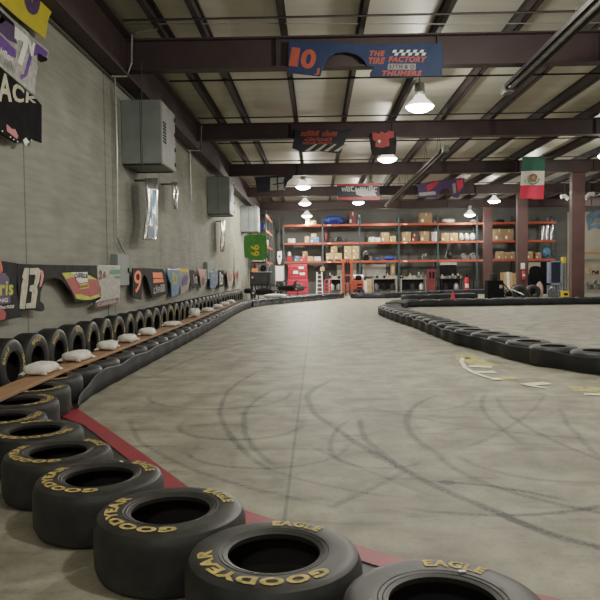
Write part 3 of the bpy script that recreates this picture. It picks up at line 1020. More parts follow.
for c_ in r_.children:
    if c_.name.startswith(('lens', 'reflector')):
        c_.data = c_.data.copy()
        c_.data.materials[0] = OFFL


def point(p, watt, rad=.16, col=(1.0, .955, .855), down=.5):
    for kind, e in (('SPOT', watt * down), ('POINT', watt * (1 - down))):
        l = bpy.data.lights.new('lamp_or_fill_light', kind)
        l.energy = e
        l.color = col
        l.shadow_soft_size = rad
        if kind == 'SPOT':
            l.spot_size = R(172)
            l.spot_blend = .12
        o = bpy.data.objects.new('lamp_or_fill_light', l)
        o.location = p
        C.objects.link(o)


LW = 320
for p, lab in lamps:
    if p[1] < 10:
        point((p[0], p[1], p[2] - .45), LW * 1.5, .2, down=.4)
        continue
    point((p[0], p[1], p[2] - .40), LW * (3.6 if p[0] < 0 and p[1] < 41 else (.7 if p[1] > 41 else .95) if p[1] > 30 else .8), .13, down=.85 if p[0] < 0 else .5)
for p in ((10.4, 9.2), (10.4, 16.8), (18, 12), (18, 28), (18, 42), (2.62, 1.2), (-.6, -3.2)):  # out-of-view lights; those by the camera added as fill for the foreground
    point((p[0], p[1], LZ - .36), LW * (1.35 if p == (2.62, 1.2) else 1.0 if p[1] < 0 else .7))
point((4.5, 43.2, 5.1), LW * .4)

# tube heaters under the roof ---------------------------------------------
for k, (y0, y1, lab) in enumerate(((4.0, 14.2, 'long radiant tube heater ending before the second girder'), (21.3, 39.0, 'long radiant tube heater running toward the far rack'))):
    x, z = (4.02, 5.2) if k == 0 else (4.1, 5.27)
    t = thing('tube_heater', lab, 'heater', (x, y0, z))
    MB().tube([(x, y0, z), (x, y1, z)], .05, 12).build('burner_tube', mat('dull_tube', (.17, .165, .16), .5, .2, 5, metal=.3), t, smooth=True)
    g = MB()
    pr = [(-.14, -.04), (-.09, .09), (.09, .09), (.14, -.04)]
    for (a, b) in zip(pr[:-1], pr[1:]):
        g.add([(x + a[0], y0 + .2, z + a[1]), (x + b[0], y0 + .2, z + b[1]), (x + b[0], y1 - .3, z + b[1]), (x + a[0], y1 - .3, z + a[1])], [(0, 1, 2, 3)])
    g.build('reflector', mat('dull_reflector', (.09, .085, .085), .6, .2, 5, metal=.2), t)
    for yy in [y0 + 1 + 2.6 * i for i in range(int((y1 - y0) / 2.6))]:
        MB().tube([(x - .09, yy, z + .08), (x, yy, 6.06)], .008, 6).tube([(x + .09, yy, z + .08), (x, yy, 6.06)], .008, 6).build('hanger', PIPED, t)
    MB().box((x - .09, y1 - .3 if k == 0 else y0 - .3, z - .08), (x + .09, y1 if k == 0 else y0, z + .10)).build('burner_box', MATS['dull_tube'], t, bevel=.01)
tag(MB().tube([at(130, 24, 12.6), at(300, 23.5, 12.6), at(450, 24, 12.6), at(700, 22, 12.6)], .010, 6).build('roof_cable', PIPE), 'thin wire strung across the roof near nearest girder', 'cable')

# ------------------------------------------------------------------ tires
TR, TW, TH_ = .36, .30, .185


def side_z(r):
    return TW - .004 - .024 * ((r - .295) / .06) ** 2 if r > .295 else (TW - .004 - .012 * ((.25 - r) / .065) ** 2 if r < .25 else TW - .004)


def make_tire(lettered=True, brand=True):
    t = thing('racing_tire', 'x', 'tire', (0, 0, 0))
    top = [(r, side_z(r)) for r in (.188, .20, .22, .245, .27, .295, .315, .33, .342)]
    tread = [(.342, side_z(.342)), (.352, TW - .040), (.359, TW - .062), (.36, TW - .1), (.36, .1), (.359, .062), (.352, .040), (.342, TW - side_z(.342))]
    bot = [(r, TW - z) for r, z in reversed(top)]
    inner = [(.188, TW - side_z(.188)), (.192, .035), (.205, .045), (.27, .06), (.31, .10), (.31, TW - .10), (.27, TW - .06), (.205, TW - .045), (.192, TW - .035), (.188, side_z(.188))]
    MB().lathe(top, n=64).build('sidewall', RUBS, t, smooth=True)
    MB().lathe(bot, n=48).build('sidewall', RUBS, t, smooth=True)
    MB().lathe(tread, n=64).build('tread', RUB, t, smooth=True)
    MB().lathe(inner, n=48).build('inner_liner', INNER, t, smooth=True)
    rg = MB()
    for r0 in (.205, .222):
        rg.lathe([(r0, side_z(r0)), (r0 + .003, side_z(r0) + .0025), (r0 + .006, side_z(r0))], n=48)
    rg.build('bead_ring', RUBS, t, smooth=True)
    if lettered:
        zf = lambda r: side_z(r) + .0025
        a = MB()
        text_arc(a, 'GOODYEAR', .250, .310, -109, 138, zf, .05)
        a.build('lettering', YEL, t, 'worn yellow maker lettering')
        a = MB()
        text_arc(a, 'EAGLE', .252, .310, 71, 48, zf, .05)
        a.build('lettering', YEL, t, 'worn yellow lettering EAGLE')
        a = MB()
        text_arc(a, '27.5', .228, .243, 130, 12, zf, .01)
        text_arc(a, 'S', .228, .243, 20, 3, zf, .01)
        a.build('size_mark', mat('grey_mark', (.09, .085, .08), .6), t)
    return t


def make_plain_tire(rad=.36, wd=.30):
    prof = [(.19, .012), (.27, .0), (.33, .018), (.355, .05), (.36, .09), (.36, wd - .09), (.355, wd - .05), (.33, wd - .018), (.27, wd), (.19, wd - .012), (.20, wd - .05), (.30, wd - .1), (.30, .1), (.20, .05)]
    prof = [(r * rad / .36, z) for r, z in prof]
    return tag(MB().lathe(prof, n=28, closed=True).build('racing_tire', RUB, smooth=True), 'x', 'tire')


tire0 = make_tire()
# the lying tires that curve into the foreground, nearest first
front = [(.425, 2.235, 0, 1, 'cut by the bottom edge of the frame'), (-.185, 2.64, 0, 1, 'second from the frame bottom, fully round opening and yellow lettering'),
         (-.715, 3.125, -32, 1, 'third from the frame bottom, against the red strip'), (-1.235, 3.65, -33, .99, 'fourth from the frame bottom, with a small white tag'),
         (-1.68, 4.18, -25, .95, 'fifth from the frame bottom, by the frame edge'), (-2.08, 4.76, 40, .95, 'sixth from the frame bottom, half out of frame'),
         (-2.53, 5.20, 75, .94, 'seventh from the frame bottom, in the bend')]
gname = 'tires lying along the wall side of the track'
first = True
tagged = []
for x, y, a, sc0, lab in front:
    lab = 'black slick tire lying flat, ' + lab
    if first:
        t = tire0
        t.location = (x, y, 0)
        t.rotation_euler = (0, 0, R(a))
        t['label'] = lab
        t['group'] = gname
        first = False
    else:
        t = dup(tire0, (x, y, 0), (0, 0, R(a)), lab, gname)
    t.scale = (sc0, sc0, 1)
    if y in (3.65, 2.235):
        tagged.append((t, R(62 if y == 2.235 else 111)))


def resample(pts, step, start=0.0):
    pts = [Vector((p[0], p[1], 0)) for p in pts]
    out = []
    acc = start
    dist_ = 0
    for a, b in zip(pts[:-1], pts[1:]):
        L_ = (b - a).length
        while acc <= dist_ + L_:
            out.append((a + (b - a) * ((acc - dist_) / L_), (b - a).normalized()))
            acc += step
        dist_ += L_
    return out


# row along the wall, then bending across the hall to the open gap
leftpath = [(-2.71, 5.87), (-2.86, 6.52), (-3.0, 7.2), (-3.03, 7.9), (-3.03, 14), (-3.08, 18), (-3.18, 22), (-3.2, 25.5), (-3.02, 27.6), (-2.5, 29.4), (-1.7, 31.2), (-.5, 33.6), (.2, 35), (.95, 36.2)]
lp = resample(leftpath, .735)
t_plain = make_plain_tire()
first = True
for i, (p, dr) in enumerate(lp):
    n = i + 8
    lab = f'{nth(n)} lying black tire from the frame bottom in the row beside the wall'
    if i < 3:
        lab = f'{nth(n)} lying black tire from the frame bottom, at the start of the plank'
        dup(tire0, (p.x, p.y, 0), (0, 0, R(random.uniform(0, 360))), lab, gname).scale = (.97, .97, 1)
    elif first:
        t_plain.location = (p.x, p.y, 0)
        t_plain['label'] = lab
        t_plain['group'] = gname
        first = False
    else:
        dup(t_plain, (p.x, p.y, 0), (0, 0, random.uniform(0, 6)), lab, gname)

# standing tires against the wall
make_stand = dup(tire0, (0, 0, 0), label='x', group='tires standing along the wall')
make_stand.location = (0, -60, 0)
SR = .345
sx = WX + .04
sc_ = SR / TR
y = 6.95
i = 0
stand0 = make_stand
while y < 31.5:
    lab = f'{nth(i + 1)} upright tire in the row standing against the wall, counted from the near end'
    rot = Euler((R((i * 77) % 360 if i < 9 else random.uniform(0, 360)), R(90), 0), 'XYZ')
    # axis Z of the tire turned to +X, spun about that axis, and yawed slightly
    Mx = Matrix.Rotation(R(random.uniform(-4, 2)), 4, 'Z') @ Matrix.Rotation(R(90), 4, 'Y') @ Matrix.Rotation(R([150, 160, 120, 140, 100, 165][i % 6] if i < 12 else random.uniform(0, 360)), 4, 'Z')
    if i < 16:
        r_ = stand0 if i == 0 else dup(stand0, (0, 0, 0), label=lab, group='tires standing along the wall')
    else:
        r_ = dup(t_plain, (0, 0, 0), label=lab, group='tires standing along the wall')
    r_['label'] = lab
    r_.rotation_euler = Mx.to_euler()
    r_.scale = (sc_, sc_, .9)
    r_.location = (sx, y, SR)
    y += .70
    i += 1

for t, ang in tagged:                      # small white paper tags on two sidewalls
    rq = .25 if ang > 1.5 else .232
    c = Vector((rq * math.cos(ang), rq * math.sin(ang), side_z(rq) + .004))
    o = MB().box((c.x - .014, c.y - .006, c.z), (c.x + .014, c.y + .006, c.z + .002)).build('tag_sticker', PAPER, None, 'small white tag')
    o.parent = t

# plank on the lying row -------------------------------------------------
pl = [(-2.78, 5.55), (-2.92, 6.3), (-3.0, 7.2), (-3.03, 14), (-3.08, 18), (-3.18, 22), (-3.2, 25.2)]


def plank(y0, y1, x0, x1, z, label):
    t = MB().slab([(x0 - .14, y0, z), (x0 + .12, y0, z), (x1 + .12, y1, z), (x1 - .14, y1, z)], (0, 0, .035)).build('wooden_plank', WOOD, bevel=.004)
    tag(t, label, 'plank')
    return t


ends = [(4.9, 7.4, -2.90, -3.02), (7.41, 11.1, -3.02, -3.03), (11.11, 14.8, -3.03, -3.04), (14.81, 18.4, -3.04, -3.09), (18.41, 22.0, -3.09, -3.18), (22.01, 25.3, -3.18, -3.2)]
for k, (a, b, xa, xb) in enumerate(ends):
    plank(a, b, xa, xb, .302, f'{nth(k + 1)} brown wooden plank from the near end, lying on the tires by the wall')

# sandbags ------------------------------------------------------------------
bagY = [(41, 7.35), (76, 8.45), (106, 9.7), (124, 10.75), (143.5, 12.0), (168, 14.1), (193, 17.0), (207, 19.2), (217, 21.3), (225, 23.1), (231, 24.8)]
for k, (px, y) in enumerate(bagY):
    y *= .98
    x = -3.06 if y < 15 else -3.1 - (y - 15) * .01
    Lh = .235 if k != 6 else .33
    hh = (.125 if k != 5 else .095) if k != 6 else .22
    b = MB()
    rr = random.Random(50 + k)
    b.blob((0, 0, hh / 2), (.145, Lh, hh / 2), 50 + k, .07, 26, 12, .72)
    for i_, v_ in enumerate(b.v):
        b.v[i_] = Vector((v_.x, v_.y, max(0.0, v_.z)))
    xf = Matrix.Translation((x, y, .3385)) @ Matrix.Rotation(R(rr.uniform(-10, 10)), 4, 'Z')
    lab = ['nearest pale sandbag on the plank', 'second pale sandbag on the plank', 'third pale sandbag on the plank', 'fourth pale sandbag on the plank', 'fifth pale sandbag on the plank', 'flat dingy sandbag on the plank, sixth along',
           'tall bulging white sandbag on the plank', 'eighth pale sandbag on the plank, past the bulging one', 'ninth pale sandbag on the plank', 'tenth small pale sandbag on the plank', 'farthest pale sandbag on the plank end'][k]
    t = thing('sandbag', lab, 'sandbag', (x, y, .3385), 'sandbags along the plank')
    b.build('bag_body', BAG, t, smooth=True, xf=xf)
    for sx_ in (-1, 1):
        for sy_ in (-1, 1):
            MB().add([(sx_ * .08, sy_ * Lh * .90, .02), (sx_ * .155, sy_ * Lh * 1.03, .02), (sx_ * .135, sy_ * Lh * .75, .02), (sx_ * .10, sy_ * Lh * .85, .06)], [(0, 1, 2), (0, 3, 1), (1, 3, 2), (2, 3, 0)]).build('bag_corner', BAG, t, xf=xf)


q = min(lp, key=lambda t_: abs(t_[0].y - 30.4))[0]
t = thing('sandbag', 'white sandbag lying alone on the barrier bend under the green hood', 'sandbag', (q.x, q.y, .302))
MB().blob((q.x, q.y, .302 + .075), (.50, .24, .085), 77, .10, 24, 10, .75).build('bag_body', BAG, t, smooth=True)
MB().add([(q.x + .48, q.y - .1, .37), (q.x + .60, q.y - .12, .34), (q.x + .58, q.y + .06, .35)], [(0, 1, 2)]).build('bag_corner', BAG, t)

# belts wrapped round the tire rows ---------------------------------------------
def belt(label, pts, side, z0=.015, z1=.27, step=.735, wave=.03, phase=0.0, m=BELT, th=.012, taper=False):
    P = [Vector((p[0], p[1], 0)) for p in pts]
    # smooth dense path
    dense = resample([(p.x, p.y) for p in P], .0735)
    n = len(dense)
    sm = []
    for i in range(n):
        a = dense[max(0, i - 6):i + 7]
        sm.append(sum((q[0] for q in a), Vector()) / len(a))
    vs = []
    for i, p in enumerate(sm):
        dr = (sm[min(n - 1, i + 1)] - sm[max(0, i - 1)]).normalized()
        nr = Vector((dr.y, -dr.x, 0)) * side
        ph = 2 * PI * (i * .0735 / step) + phase
        o = TR + .012 - wave * (.5 - .5 * math.cos(ph))
        zt = z1 + .012 * math.sin(ph * .5 + 1) + .008 * math.sin(i * .37)
        if taper and i * .0735 < 1.2:
            zt = .06 + (zt - .06) * (i * .0735 / 1.2)
        for z, oo in ((z0, o), (zt * .5, o + .004), (zt - .02, o), (zt, o - .004)):
            vs.append(p + nr * oo + Vector((0, 0, z)))
    fs = [(i * 4 + k, i * 4 + k + 1, (i + 1) * 4 + k + 1, (i + 1) * 4 + k) for i in range(n - 1) for k in range(3)]
    o = MB().add(vs, fs).build('barrier_belt', m, smooth=True)
    so = o.modifiers.new('thick', 'SOLIDIFY')
    so.thickness = th
    so.offset = 1 if side < 0 else -1
    return tag(o, label, 'barrier belt')


lpb = [(p.x, p.y) for p, _ in lp]
ks = next(i for i, q in enumerate(lpb) if q[1] > 27.0)
belt('black plastic belt wrapped along the tires beside the wall', lpb[1:ks + 1], 1, z1=.235, taper=True, wave=.010)
belt('shiny black belt with painted bluish reflections round the far bend of the wall barrier', lpb[ks:] + [(1.3, 36.9)], 1, z1=.27, wave=.015, m=BELTB)

# barriers on the track side ---------------------------------------------------


def barrier(edge, side, gname, labf, start=.36, step=.735, belt_label=None, closed_front=True, z1=.25, bm=None):
    E = [Vector((p[0], p[1], 0)) for p in edge]
    cen = []
    for i, p in enumerate(E):
        dr = (E[min(len(E) - 1, i + 1)] - E[max(0, i - 1)]).normalized()
        cen.append(p + Vector((-dr.y, dr.x, 0)) * side * (TR + .015))
    cp = resample([(p.x, p.y) for p in cen], step, start)
    for i, (p, dr) in enumerate(cp):
        dup(t_plain, (p.x, p.y, 0), (0, 0, random.uniform(0, 6)), labf(i), gname)
    if belt_label:
        belt(belt_label, [(p.x, p.y) for p, _ in cp] if False else [(p.x, p.y) for p in cen], side, z1=z1, phase=-2 * PI * start / step, m=bm or BELT, wave=.024)
    return cp


ex = on_z
islpx = [(640, 384.5), (600, 376.5), (569, 371.5), (531, 366), (498, 357), (477, 350.5), (454, 345), (431, 335.5), (413, 328), (395, 322), (381.5, 316.5)]
isl = [on_z(*p) for p in islpx]
isl = [(p.x, p.y) for p in isl]
tip = isl[-1]
# hairpin tip then the straight row across the hall
isl += [(tip[0] - .02, tip[1] + 1.2), (tip[0] + .25, tip[1] + 2.4)]
cpA = barrier(isl, -1, 'tires of the curving inner barrier', lambda i: f'{nth(i + 1)} black tire from the frame edge in the curving inner barrier', belt_label='black belt round the curving inner tire barrier')
a = on_z(414, 307.2)
b = on_z(600, 304.2)
dxy = (b - a).normalized()
far_edge = [(tip[0] + 1.15, tip[1] + 3.5), (a.x - .2, a.y), (a.x, a.y), (b.x, b.y), (b.x + dxy.x * 3.6, b.y + dxy.y * 3.6)]
cpB = barrier(far_edge, 1, 'tires of the straight cross barrier', lambda i: f'{nth(i + 1)} black tire from the hairpin in the straight barrier before the columns', belt_label='black belt along the straight barrier in front of the columns', start=.36)
# barrier in front of the rack, right of the gap
e = [on_z(350, 298.6), on_z(388, 298.4), on_z(420, 297), on_z(455, 295), on_z(487, 293.3)]
barrier([(p.x, min(p.y, 41.6)) for p in e], 1, 'tires of the barrier before the rack', lambda i: f'{nth(i + 1)} black tire from the open gap in the barrier before the rack', belt_label='shiny black belt with painted bluish reflections of the barrier before the rack', z1=.27, bm=BELTB)
e = [(4.3, 32.2), (6.4, 33.0), (8.5, 34.2)]
barrier(e, 1, 'tires of the hidden middle barrier', lambda i: f'{nth(i + 1)} tire from the near end of the low barrier behind the straight one', z1=.27, belt_label='black belt of the low barrier behind the straight one')
# small red cup on the straight barrier
p = at(437.3, 297.5, 28.0)
c_ = min(cpB, key=lambda q: abs(q[0].x - p.x))[0]
r0 = at(437.3, 297.5, c_.y).x
t = thing('marker_cone', 'small bright red cone standing on the straight tire barrier', 'cone', (c_.x + .27, c_.y, .302))
MB().box((c_.x + .16, c_.y - .11, .302), (c_.x + .38, c_.y + .11, .325)).build('base', PINK, t, bevel=.01)
MB().lathe([(.085, 0), (.03, .27), (.001, .28)], (c_.x + .27, c_.y, .325), 16).build('cone_body', PINK, t, smooth=True)

# red edging strip on the floor beside the front tires -------------------------------
rp_ = [on_z(*q) for q in ((76, 408), (100, 424), (140, 452), (188, 487.5), (245, 511), (300, 529), (407, 561), (470, 579), (557, 600), (640, 618))]
strip_pts = []
for i, p in enumerate(rp_):
    dr = (rp_[min(len(rp_) - 1, i + 1)] - rp_[max(0, i - 1)])
    dr.z = 0
    dr.normalize()
    n = Vector((dr.y, -dr.x, 0))
    strip_pts.append((p, n))
g = MB()
wd = [.20 if i else .42 for i in range(len(rp_))]
vs = []
for (p, n), w_ in zip(strip_pts, wd):
    vs += [p + Vector((0, 0, .006)), p + n * w_ * .75 + Vector((0, 0, .010))]
g.add(vs, [(2 * i, 2 * i + 2, 2 * i + 3, 2 * i + 1) for i in range(len(rp_) - 1)])
t = thing('floor_strip', 'red vinyl strip with black inner edge on floor beside flat tires', 'floor strip', (rp_[4].x, rp_[4].y, 0))
g.build('red_band', RVIN, t)
g = MB()
vs = []
for (p, n), w_ in zip(strip_pts, wd):
    vs += [p + n * w_ * .72 + Vector((0, 0, .004)), p + n * (w_ * .75 + .16) + Vector((0, 0, .004))]
g.add(vs, [(2 * i, 2 * i + 2, 2 * i + 3, 2 * i + 1) for i in range(len(rp_) - 1)])
g.build('black_band', BVIN, t)

# worn painted marking on the floor ----------------------------------------------
PAINT = mat('worn_white_paint', (.74, .70, .54), .7, .2, 7)
PAINTY = mat('worn_yellow_paint', (.46, .38, .16), .75, .25, 7)
SF = lambda a, b: (440 + a * .26667, 340 + b * .26667)
fl_ = bpy.data.objects['floor']


def mark(mb, pts, w_=.06, zz=.007):
    w_ *= 1.5
    P = [on_z(*SF(*p), .0) for p in pts]
    for k_, (a, b) in enumerate(zip(P[:-1], P[1:])):
        zz += .0006
        dr = (b - a).normalized()
        n = Vector((-dr.y, dr.x, 0)) * w_ / 2
        z = Vector((0, 0, zz))
        mb.poly([a - n + z, b - n + z, b + n + z, a + n + z])


g = MB()
mark(g, [(85, 68), (80, 82), (95, 106), (130, 126), (180, 142), (225, 152)], .045)
mark(g, [(108, 99), (195, 103)], .12)
mark(g, [(128, 122), (208, 121)], .12)
mark(g, [(190, 148), (228, 146)], .12)
mark(g, [(315, 170), (405, 163)], .12)
mark(g, [(335, 172), (405, 183)], .05)
mark(g, [(540, 204), (640, 208)], .08)
g.build('painted_marking', PAINT, fl_)
g = MB()
mark(g, [(90, 55), (112, 72), (150, 88), (190, 98)], .22, .003)
mark(g, [(82, 66), (100, 80)], .16, .003)
mark(g, [(230, 142), (290, 142)], .16, .003)
mark(g, [(490, 183), (545, 184), (600, 190)], .22, .003)
g.build('painted_marking', PAINTY, fl_)

# ------------------------------------------------------------------ storage rack
RY, RY2 = 44.05, 45.1
rx = [at(p, 280, RY).x for p in (284, 323, 360, 399, 438, 477, 516, 556)]
LV = [at(400, 260.2, RY).z, at(400, 241.6, RY).z, at(400, 223.4, RY).z]
t = thing('pallet_rack', 'long orange pallet rack across the back wall', 'rack', (rx[0], RY, 0))
for x in rx:
    g = MB()
    for yy in (RY + .04, RY2 - .04):
        g.box((x - .05, yy - .04, 0), (x + .05, yy + .04, 5.1))
    for k in range(8):
        z = .3 + .6 * k
        g.bar((x, RY + .05, z), (x, RY2 - .05, z + (.55 if k % 2 else 0)), .03)
    g.build('upright_frame', TEAL, t)
for li, z in enumerate(LV):
    for a, b in zip(rx[:-1], rx[1:]):
        for yy in (RY - .02, RY2 - .03):
            MB().box((a + .05, yy, z - .13), (b - .05, yy + .05, z)).build('shelf_beam', ORG, t)
        g = MB()
        n = 12
        for k in range(n):
            yy = RY + .05 + (RY2 - RY - .14) * k / (n - 1)
            g.box((a + .05, yy - .02, z - .025), (b - .05, yy + .02, z - .005))
        g.build('shelf_deck', DSTEEL, t)
    # price/load plates
    for k in (1, 3, 5):
        MB().box((rx[k] + .3, RY - .03, z - .1), (rx[k] + .55, RY - .022, z - .03)).build('load_plate', PAPER, t)

SH = {0: LV[0] + .001, 1: LV[1] + .001, 2: LV[2] + .001, -1: 0.0}


def span(p0, p1, top, lev, y):
    a, b = at(p0, top, y), at(p1, top, y)
    z0 = SH[lev]
    return a.x, b.x, z0, max(z0 + .06, (a.z + b.z) / 2)


def carton(p0, p1, top, lev, label, m=CARD, dep=.6, y=44.15, tape=TAPE, group='boxes on the rack', z0=None):
    x0, x1, zb, z1 = span(p0, p1, top, lev, y)
    if z0 is not None:
        zb = z0
    t = thing('carton', label, 'box', ((x0 + x1) / 2, y, zb), group)
    MB().box((x0, y, zb), (x1, y + dep, z1)).build('box_body', m, t, bevel=.012)
    xm = (x0 + x1) / 2
    g = MB().box((xm - .04, y - .003, z1 - (z1 - zb) * .3), (xm + .04, y, z1 - .005)).box((xm - .04, y, z1), (xm + .04, y + dep, z1 + .003))
    g.build('packing_tape', tape, t)
    g = MB().box((x0 + (x1 - x0) * .1, y - .003, zb + (z1 - zb) * .12), (x0 + (x1 - x0) * .32, y, zb + (z1 - zb) * .4))
    g.build('paper_label', PAPER if m not in (WHT, PAPER) else CARD2, t)
    return t


def pallet(p0, p1, lev, label, y=44.1):
    x0, x1, zb, _ = span(p0, p1, 200, lev, y)
    t = thing('wooden_pallet', label, 'pallet', (x0, y, zb), 'pallets on the rack')
    for k in range(3):
        xx = x0 + (x1 - x0) * k / 2
        xx = min(max(xx, x0 + .05), x1 - .05)
        MB().box((xx - .05, y, zb), (xx + .05, y + .9, zb + .10)).build('runner', PLY, t)
    g = MB()
    for k in range(6):
        yy = y + .17 * k
        g.box((x0, yy, zb + .10), (x1, yy + .1, zb + .125))
    g.build('deck_board', PLY, t)
    return zb + .126


def lump(name, label, cat, p0, p1, top, lev, m, y=44.3, dep=.35, seed=1, rough=.12, pw=.8, extra=None):
    x0, x1, zb, z1 = span(p0, p1, top, lev, y)
    t = thing(name, label, cat, ((x0 + x1) / 2, y, zb))
    MB().blob(((x0 + x1) / 2, y + dep / 2, (zb + z1) / 2), ((x1 - x0) / 2 / (1 + rough), dep / 2, (z1 - zb) / 2 / (1 + rough)), seed, rough, 24, 14, pw).build('bundle', m, t, smooth=True)
    if extra:
        g = MB()
        for f in (.3, .68):
            xx = x0 + (x1 - x0) * f
            g.lathe([(.0 + (z1 - zb) * .5, -.015), ((z1 - zb) * .5 + .012, 0), ((z1 - zb) * .5, .015)], (xx, y + dep / 2, (zb + z1) / 2), 20, axis='X')
        g.build('strap', extra, t)
    return t


def parts_bin(p0, p1, top, lev, label, m=CHAR, y=44.2, seed=0, name='engine_part', cat='machine part'):
    """a bare machine part: block, flanged cylinders and a bent pipe"""
    x0, x1, zb, z1 = span(p0, p1, top, lev, y)
    rr = random.Random(seed)
    t = thing(name, label, cat, ((x0 + x1) / 2, y, zb))
    w_, h = x1 - x0, z1 - zb
    MB().box((x0 + w_ * .12, y, zb), (x0 + w_ * .72, y + .4, zb + h * .55)).build('block', m, t, bevel=.02)
    g = MB()
    for k in range(3):
        cxx = x0 + w_ * (.22 + .2 * k)
        g.lathe([(.001, h * rr.uniform(.75, .98)), (w_ * .08, h * .8), (w_ * .085, h * .5)], (cxx, y + .2, zb), 14)
    g.build('cylinder_head', IRON, t, smooth=True)
    MB().lathe([(w_ * .10, 0), (min(.16, h * .32), .0), (min(.16, h * .32), .08), (w_ * .10, .08)], (x0 + w_ * .84, y + .06, zb + min(.16, h * .32)), 18, closed=True, axis='Y').build('pulley', IRON, t, smooth=True)
    MB().tube([(x0 + w_ * .1, y + .1, zb + h * .4), (x0 + w_ * .02, y + .05, zb + h * .65), (x0 + w_ * .25, y + .02, zb + h * .9), (x0 + w_ * .5, y + .05, zb + h * .85)], min(.03, h * .12)).build('pipe', GALV, t, smooth=True)
    return t


# top shelf
carton(305.5, 310, 219, 2, 'small pale carton on the top shelf beside the blue tarp', CARD2)
carton(311, 316.5, 220.5, 2, 'brown carton touching the pale one on the top shelf', CARD)
lump('tarp_bundle', 'long blue plastic tarp bundle on the top shelf', 'tarp', 320.5, 346.5, 215, 2, BLUE, dep=.7, seed=3, rough=.2, extra=SKYB)
carton(349, 356.5, 212, 2, 'tall dark red crate on the top shelf', DRED)
carton(357.5, 360.8, 215, 2, 'narrow teal crate on the top shelf', mat('teal_box', (.03, .20, .20), .5))
carton(420, 432, 213, 2, 'single large brown carton standing high on the top shelf', CARD3, dep=.8)
lump('wrapped_bundle', 'low white wrapped bundle on the top shelf', 'bundle', 441.5, 456, 218, 2, WHT, dep=.6, seed=8)
parts_bin(433.5, 437.5, 219.5, 2, 'small silver machine part on the top shelf', GALV, seed=2)
lump('wrapped_bundle', 'low dark bundle on the top shelf between two columns', 'bundle', 496, 506, 219, 2, CHAR, dep=.5, seed=5)
lump('wrapped_bundle', 'low grey bundle on the top shelf left of the farthest column', 'bundle', 470, 480, 219, 2, GREYP, dep=.5, seed=15)
# middle shelf
carton(288, 295, 238.5, 1, 'flat white carton at the end of the middle shelf', WHT)
carton(304.8, 309.2, 236.5, 1, 'small tan carton left of the blue white box', CARD2)
carton(310, 319, 237, 1, 'blue and white carton on the middle shelf', SKYB)
carton(311, 316.5, 233.6, 1, 'pale carton stacked on the blue and white box', CARD2, z0=at(312, 237, 44.15).z + .004)
lump('gas_can', 'dark red can on the middle shelf', 'can', 324, 328, 231, 1, DRED, dep=.4, seed=2, pw=.6, rough=.04)


def chassis(p0, p1, top, lev, label, y=44.2, m=CHAR, seed=0):
    x0, x1, zb, z1 = span(p0, p1, top, lev, y)
    h = z1 - zb
    t = thing('kart_chassis', label, 'kart chassis', ((x0 + x1) / 2, y, zb))
    g = MB()
    r = .025
    for yy in (y + .1, y + .6):
        g.tube([(x0, yy, zb + .06), (x0 + (x1 - x0) * .3, yy, zb + .06), (x0 + (x1 - x0) * .7, yy, zb + .1), (x1, yy, zb + .08)], r)
    for k in range(4):
        xx = x0 + (x1 - x0) * (k + .5) / 4
        g.tube([(xx, y + .1, zb + .07), (xx, y + .6, zb + .07)], r)
    g.build('tube_frame', m, t, smooth=True)
    s = MB().blob((x0 + (x1 - x0) * .55, y + .35, zb + h * .55), ((x1 - x0) * .16, .2, h * .42), seed, .1)
    s.build('seat', m, t, smooth=True)
    for xx in (x0 + .12, x1 - .14):
        MB().lathe([(.05, -.06), (.12, -.06), (.13, -.03), (.13, .03), (.12, .06), (.05, .06)], (xx, y + .02, zb + .14), 16, closed=True, axis='Y').build('wheel', RUB, t, smooth=True)
    MB().tube([(x0 + (x1 - x0) * .3, y + .35, zb + .08), (x0 + (x1 - x0) * .4, y + .35, zb + h * .85)], .02).build('steering_column', GALV, t)
    return t


chassis(329, 348, 236.5, 1, 'grey kart chassis lying on the middle shelf')
for p0, p1, top, lab, m in ((369, 374.5, 237, 'white carton near the middle shelf post', WHT), (375.2, 380.5, 237.5, 'second white carton next to brown open carton', WHT), (381.3, 389.2, 232.5, 'tall brown carton among the white ones', CARD), (390, 396, 236, 'squat brown carton with pale front', CARD2),
                            (402.5, 411, 232, 'square brown carton right of the third rack post', CARD), (412, 417, 234, 'dark red carton on the middle shelf', DRED), (420.5, 429, 231.5, 'brown carton beside a white drum', CARD3),
                            (441.5, 449.5, 233, 'large brown carton sharing a pallet, first of pair', CARD), (450, 458, 233, 'large brown carton sharing a pallet, second of pair', CARD), (494.5, 504, 229, 'big plain brown carton between columns', CARD3), (504.4, 513.8, 229, 'big brown carton next to the second column', CARD3)):
    carton(p0, p1, top, 1, lab, m)
x0, x1, zb, z1 = span(431, 438.5, 231.5, 1, 44.2)
t = thing('plastic_drum', 'white plastic drum on the middle shelf', 'drum', ((x0 + x1) / 2, 44.5, zb))
rr_ = (x1 - x0) / 2
MB().lathe([(.001, 0), (rr_ * .95, 0), (rr_, .08), (rr_, z1 - zb - .08), (rr_ * .9, z1 - zb - .02), (.001, z1 - zb - .02)], ((x0 + x1) / 2, 44.5, zb), 24).build('drum_body', WHT, t, smooth=True)
MB().lathe([(.001, .03), (rr_ * .3, .03), (rr_ * .3, 0)], ((x0 + x1) / 2, 44.5, z1 - .02), 16).build('drum_cap', BLK, t)
for k, (p0, p1) in enumerate(((459, 464.5), (464.8, 470), (470.3, 476))):
    lump('white_sack', ('first', 'second', 'third')[k] + ' white sack from the brown cartons on the middle shelf', 'sack', p0, p1, 232.5, 1, WHT, dep=.5, seed=60 + k, rough=.1)
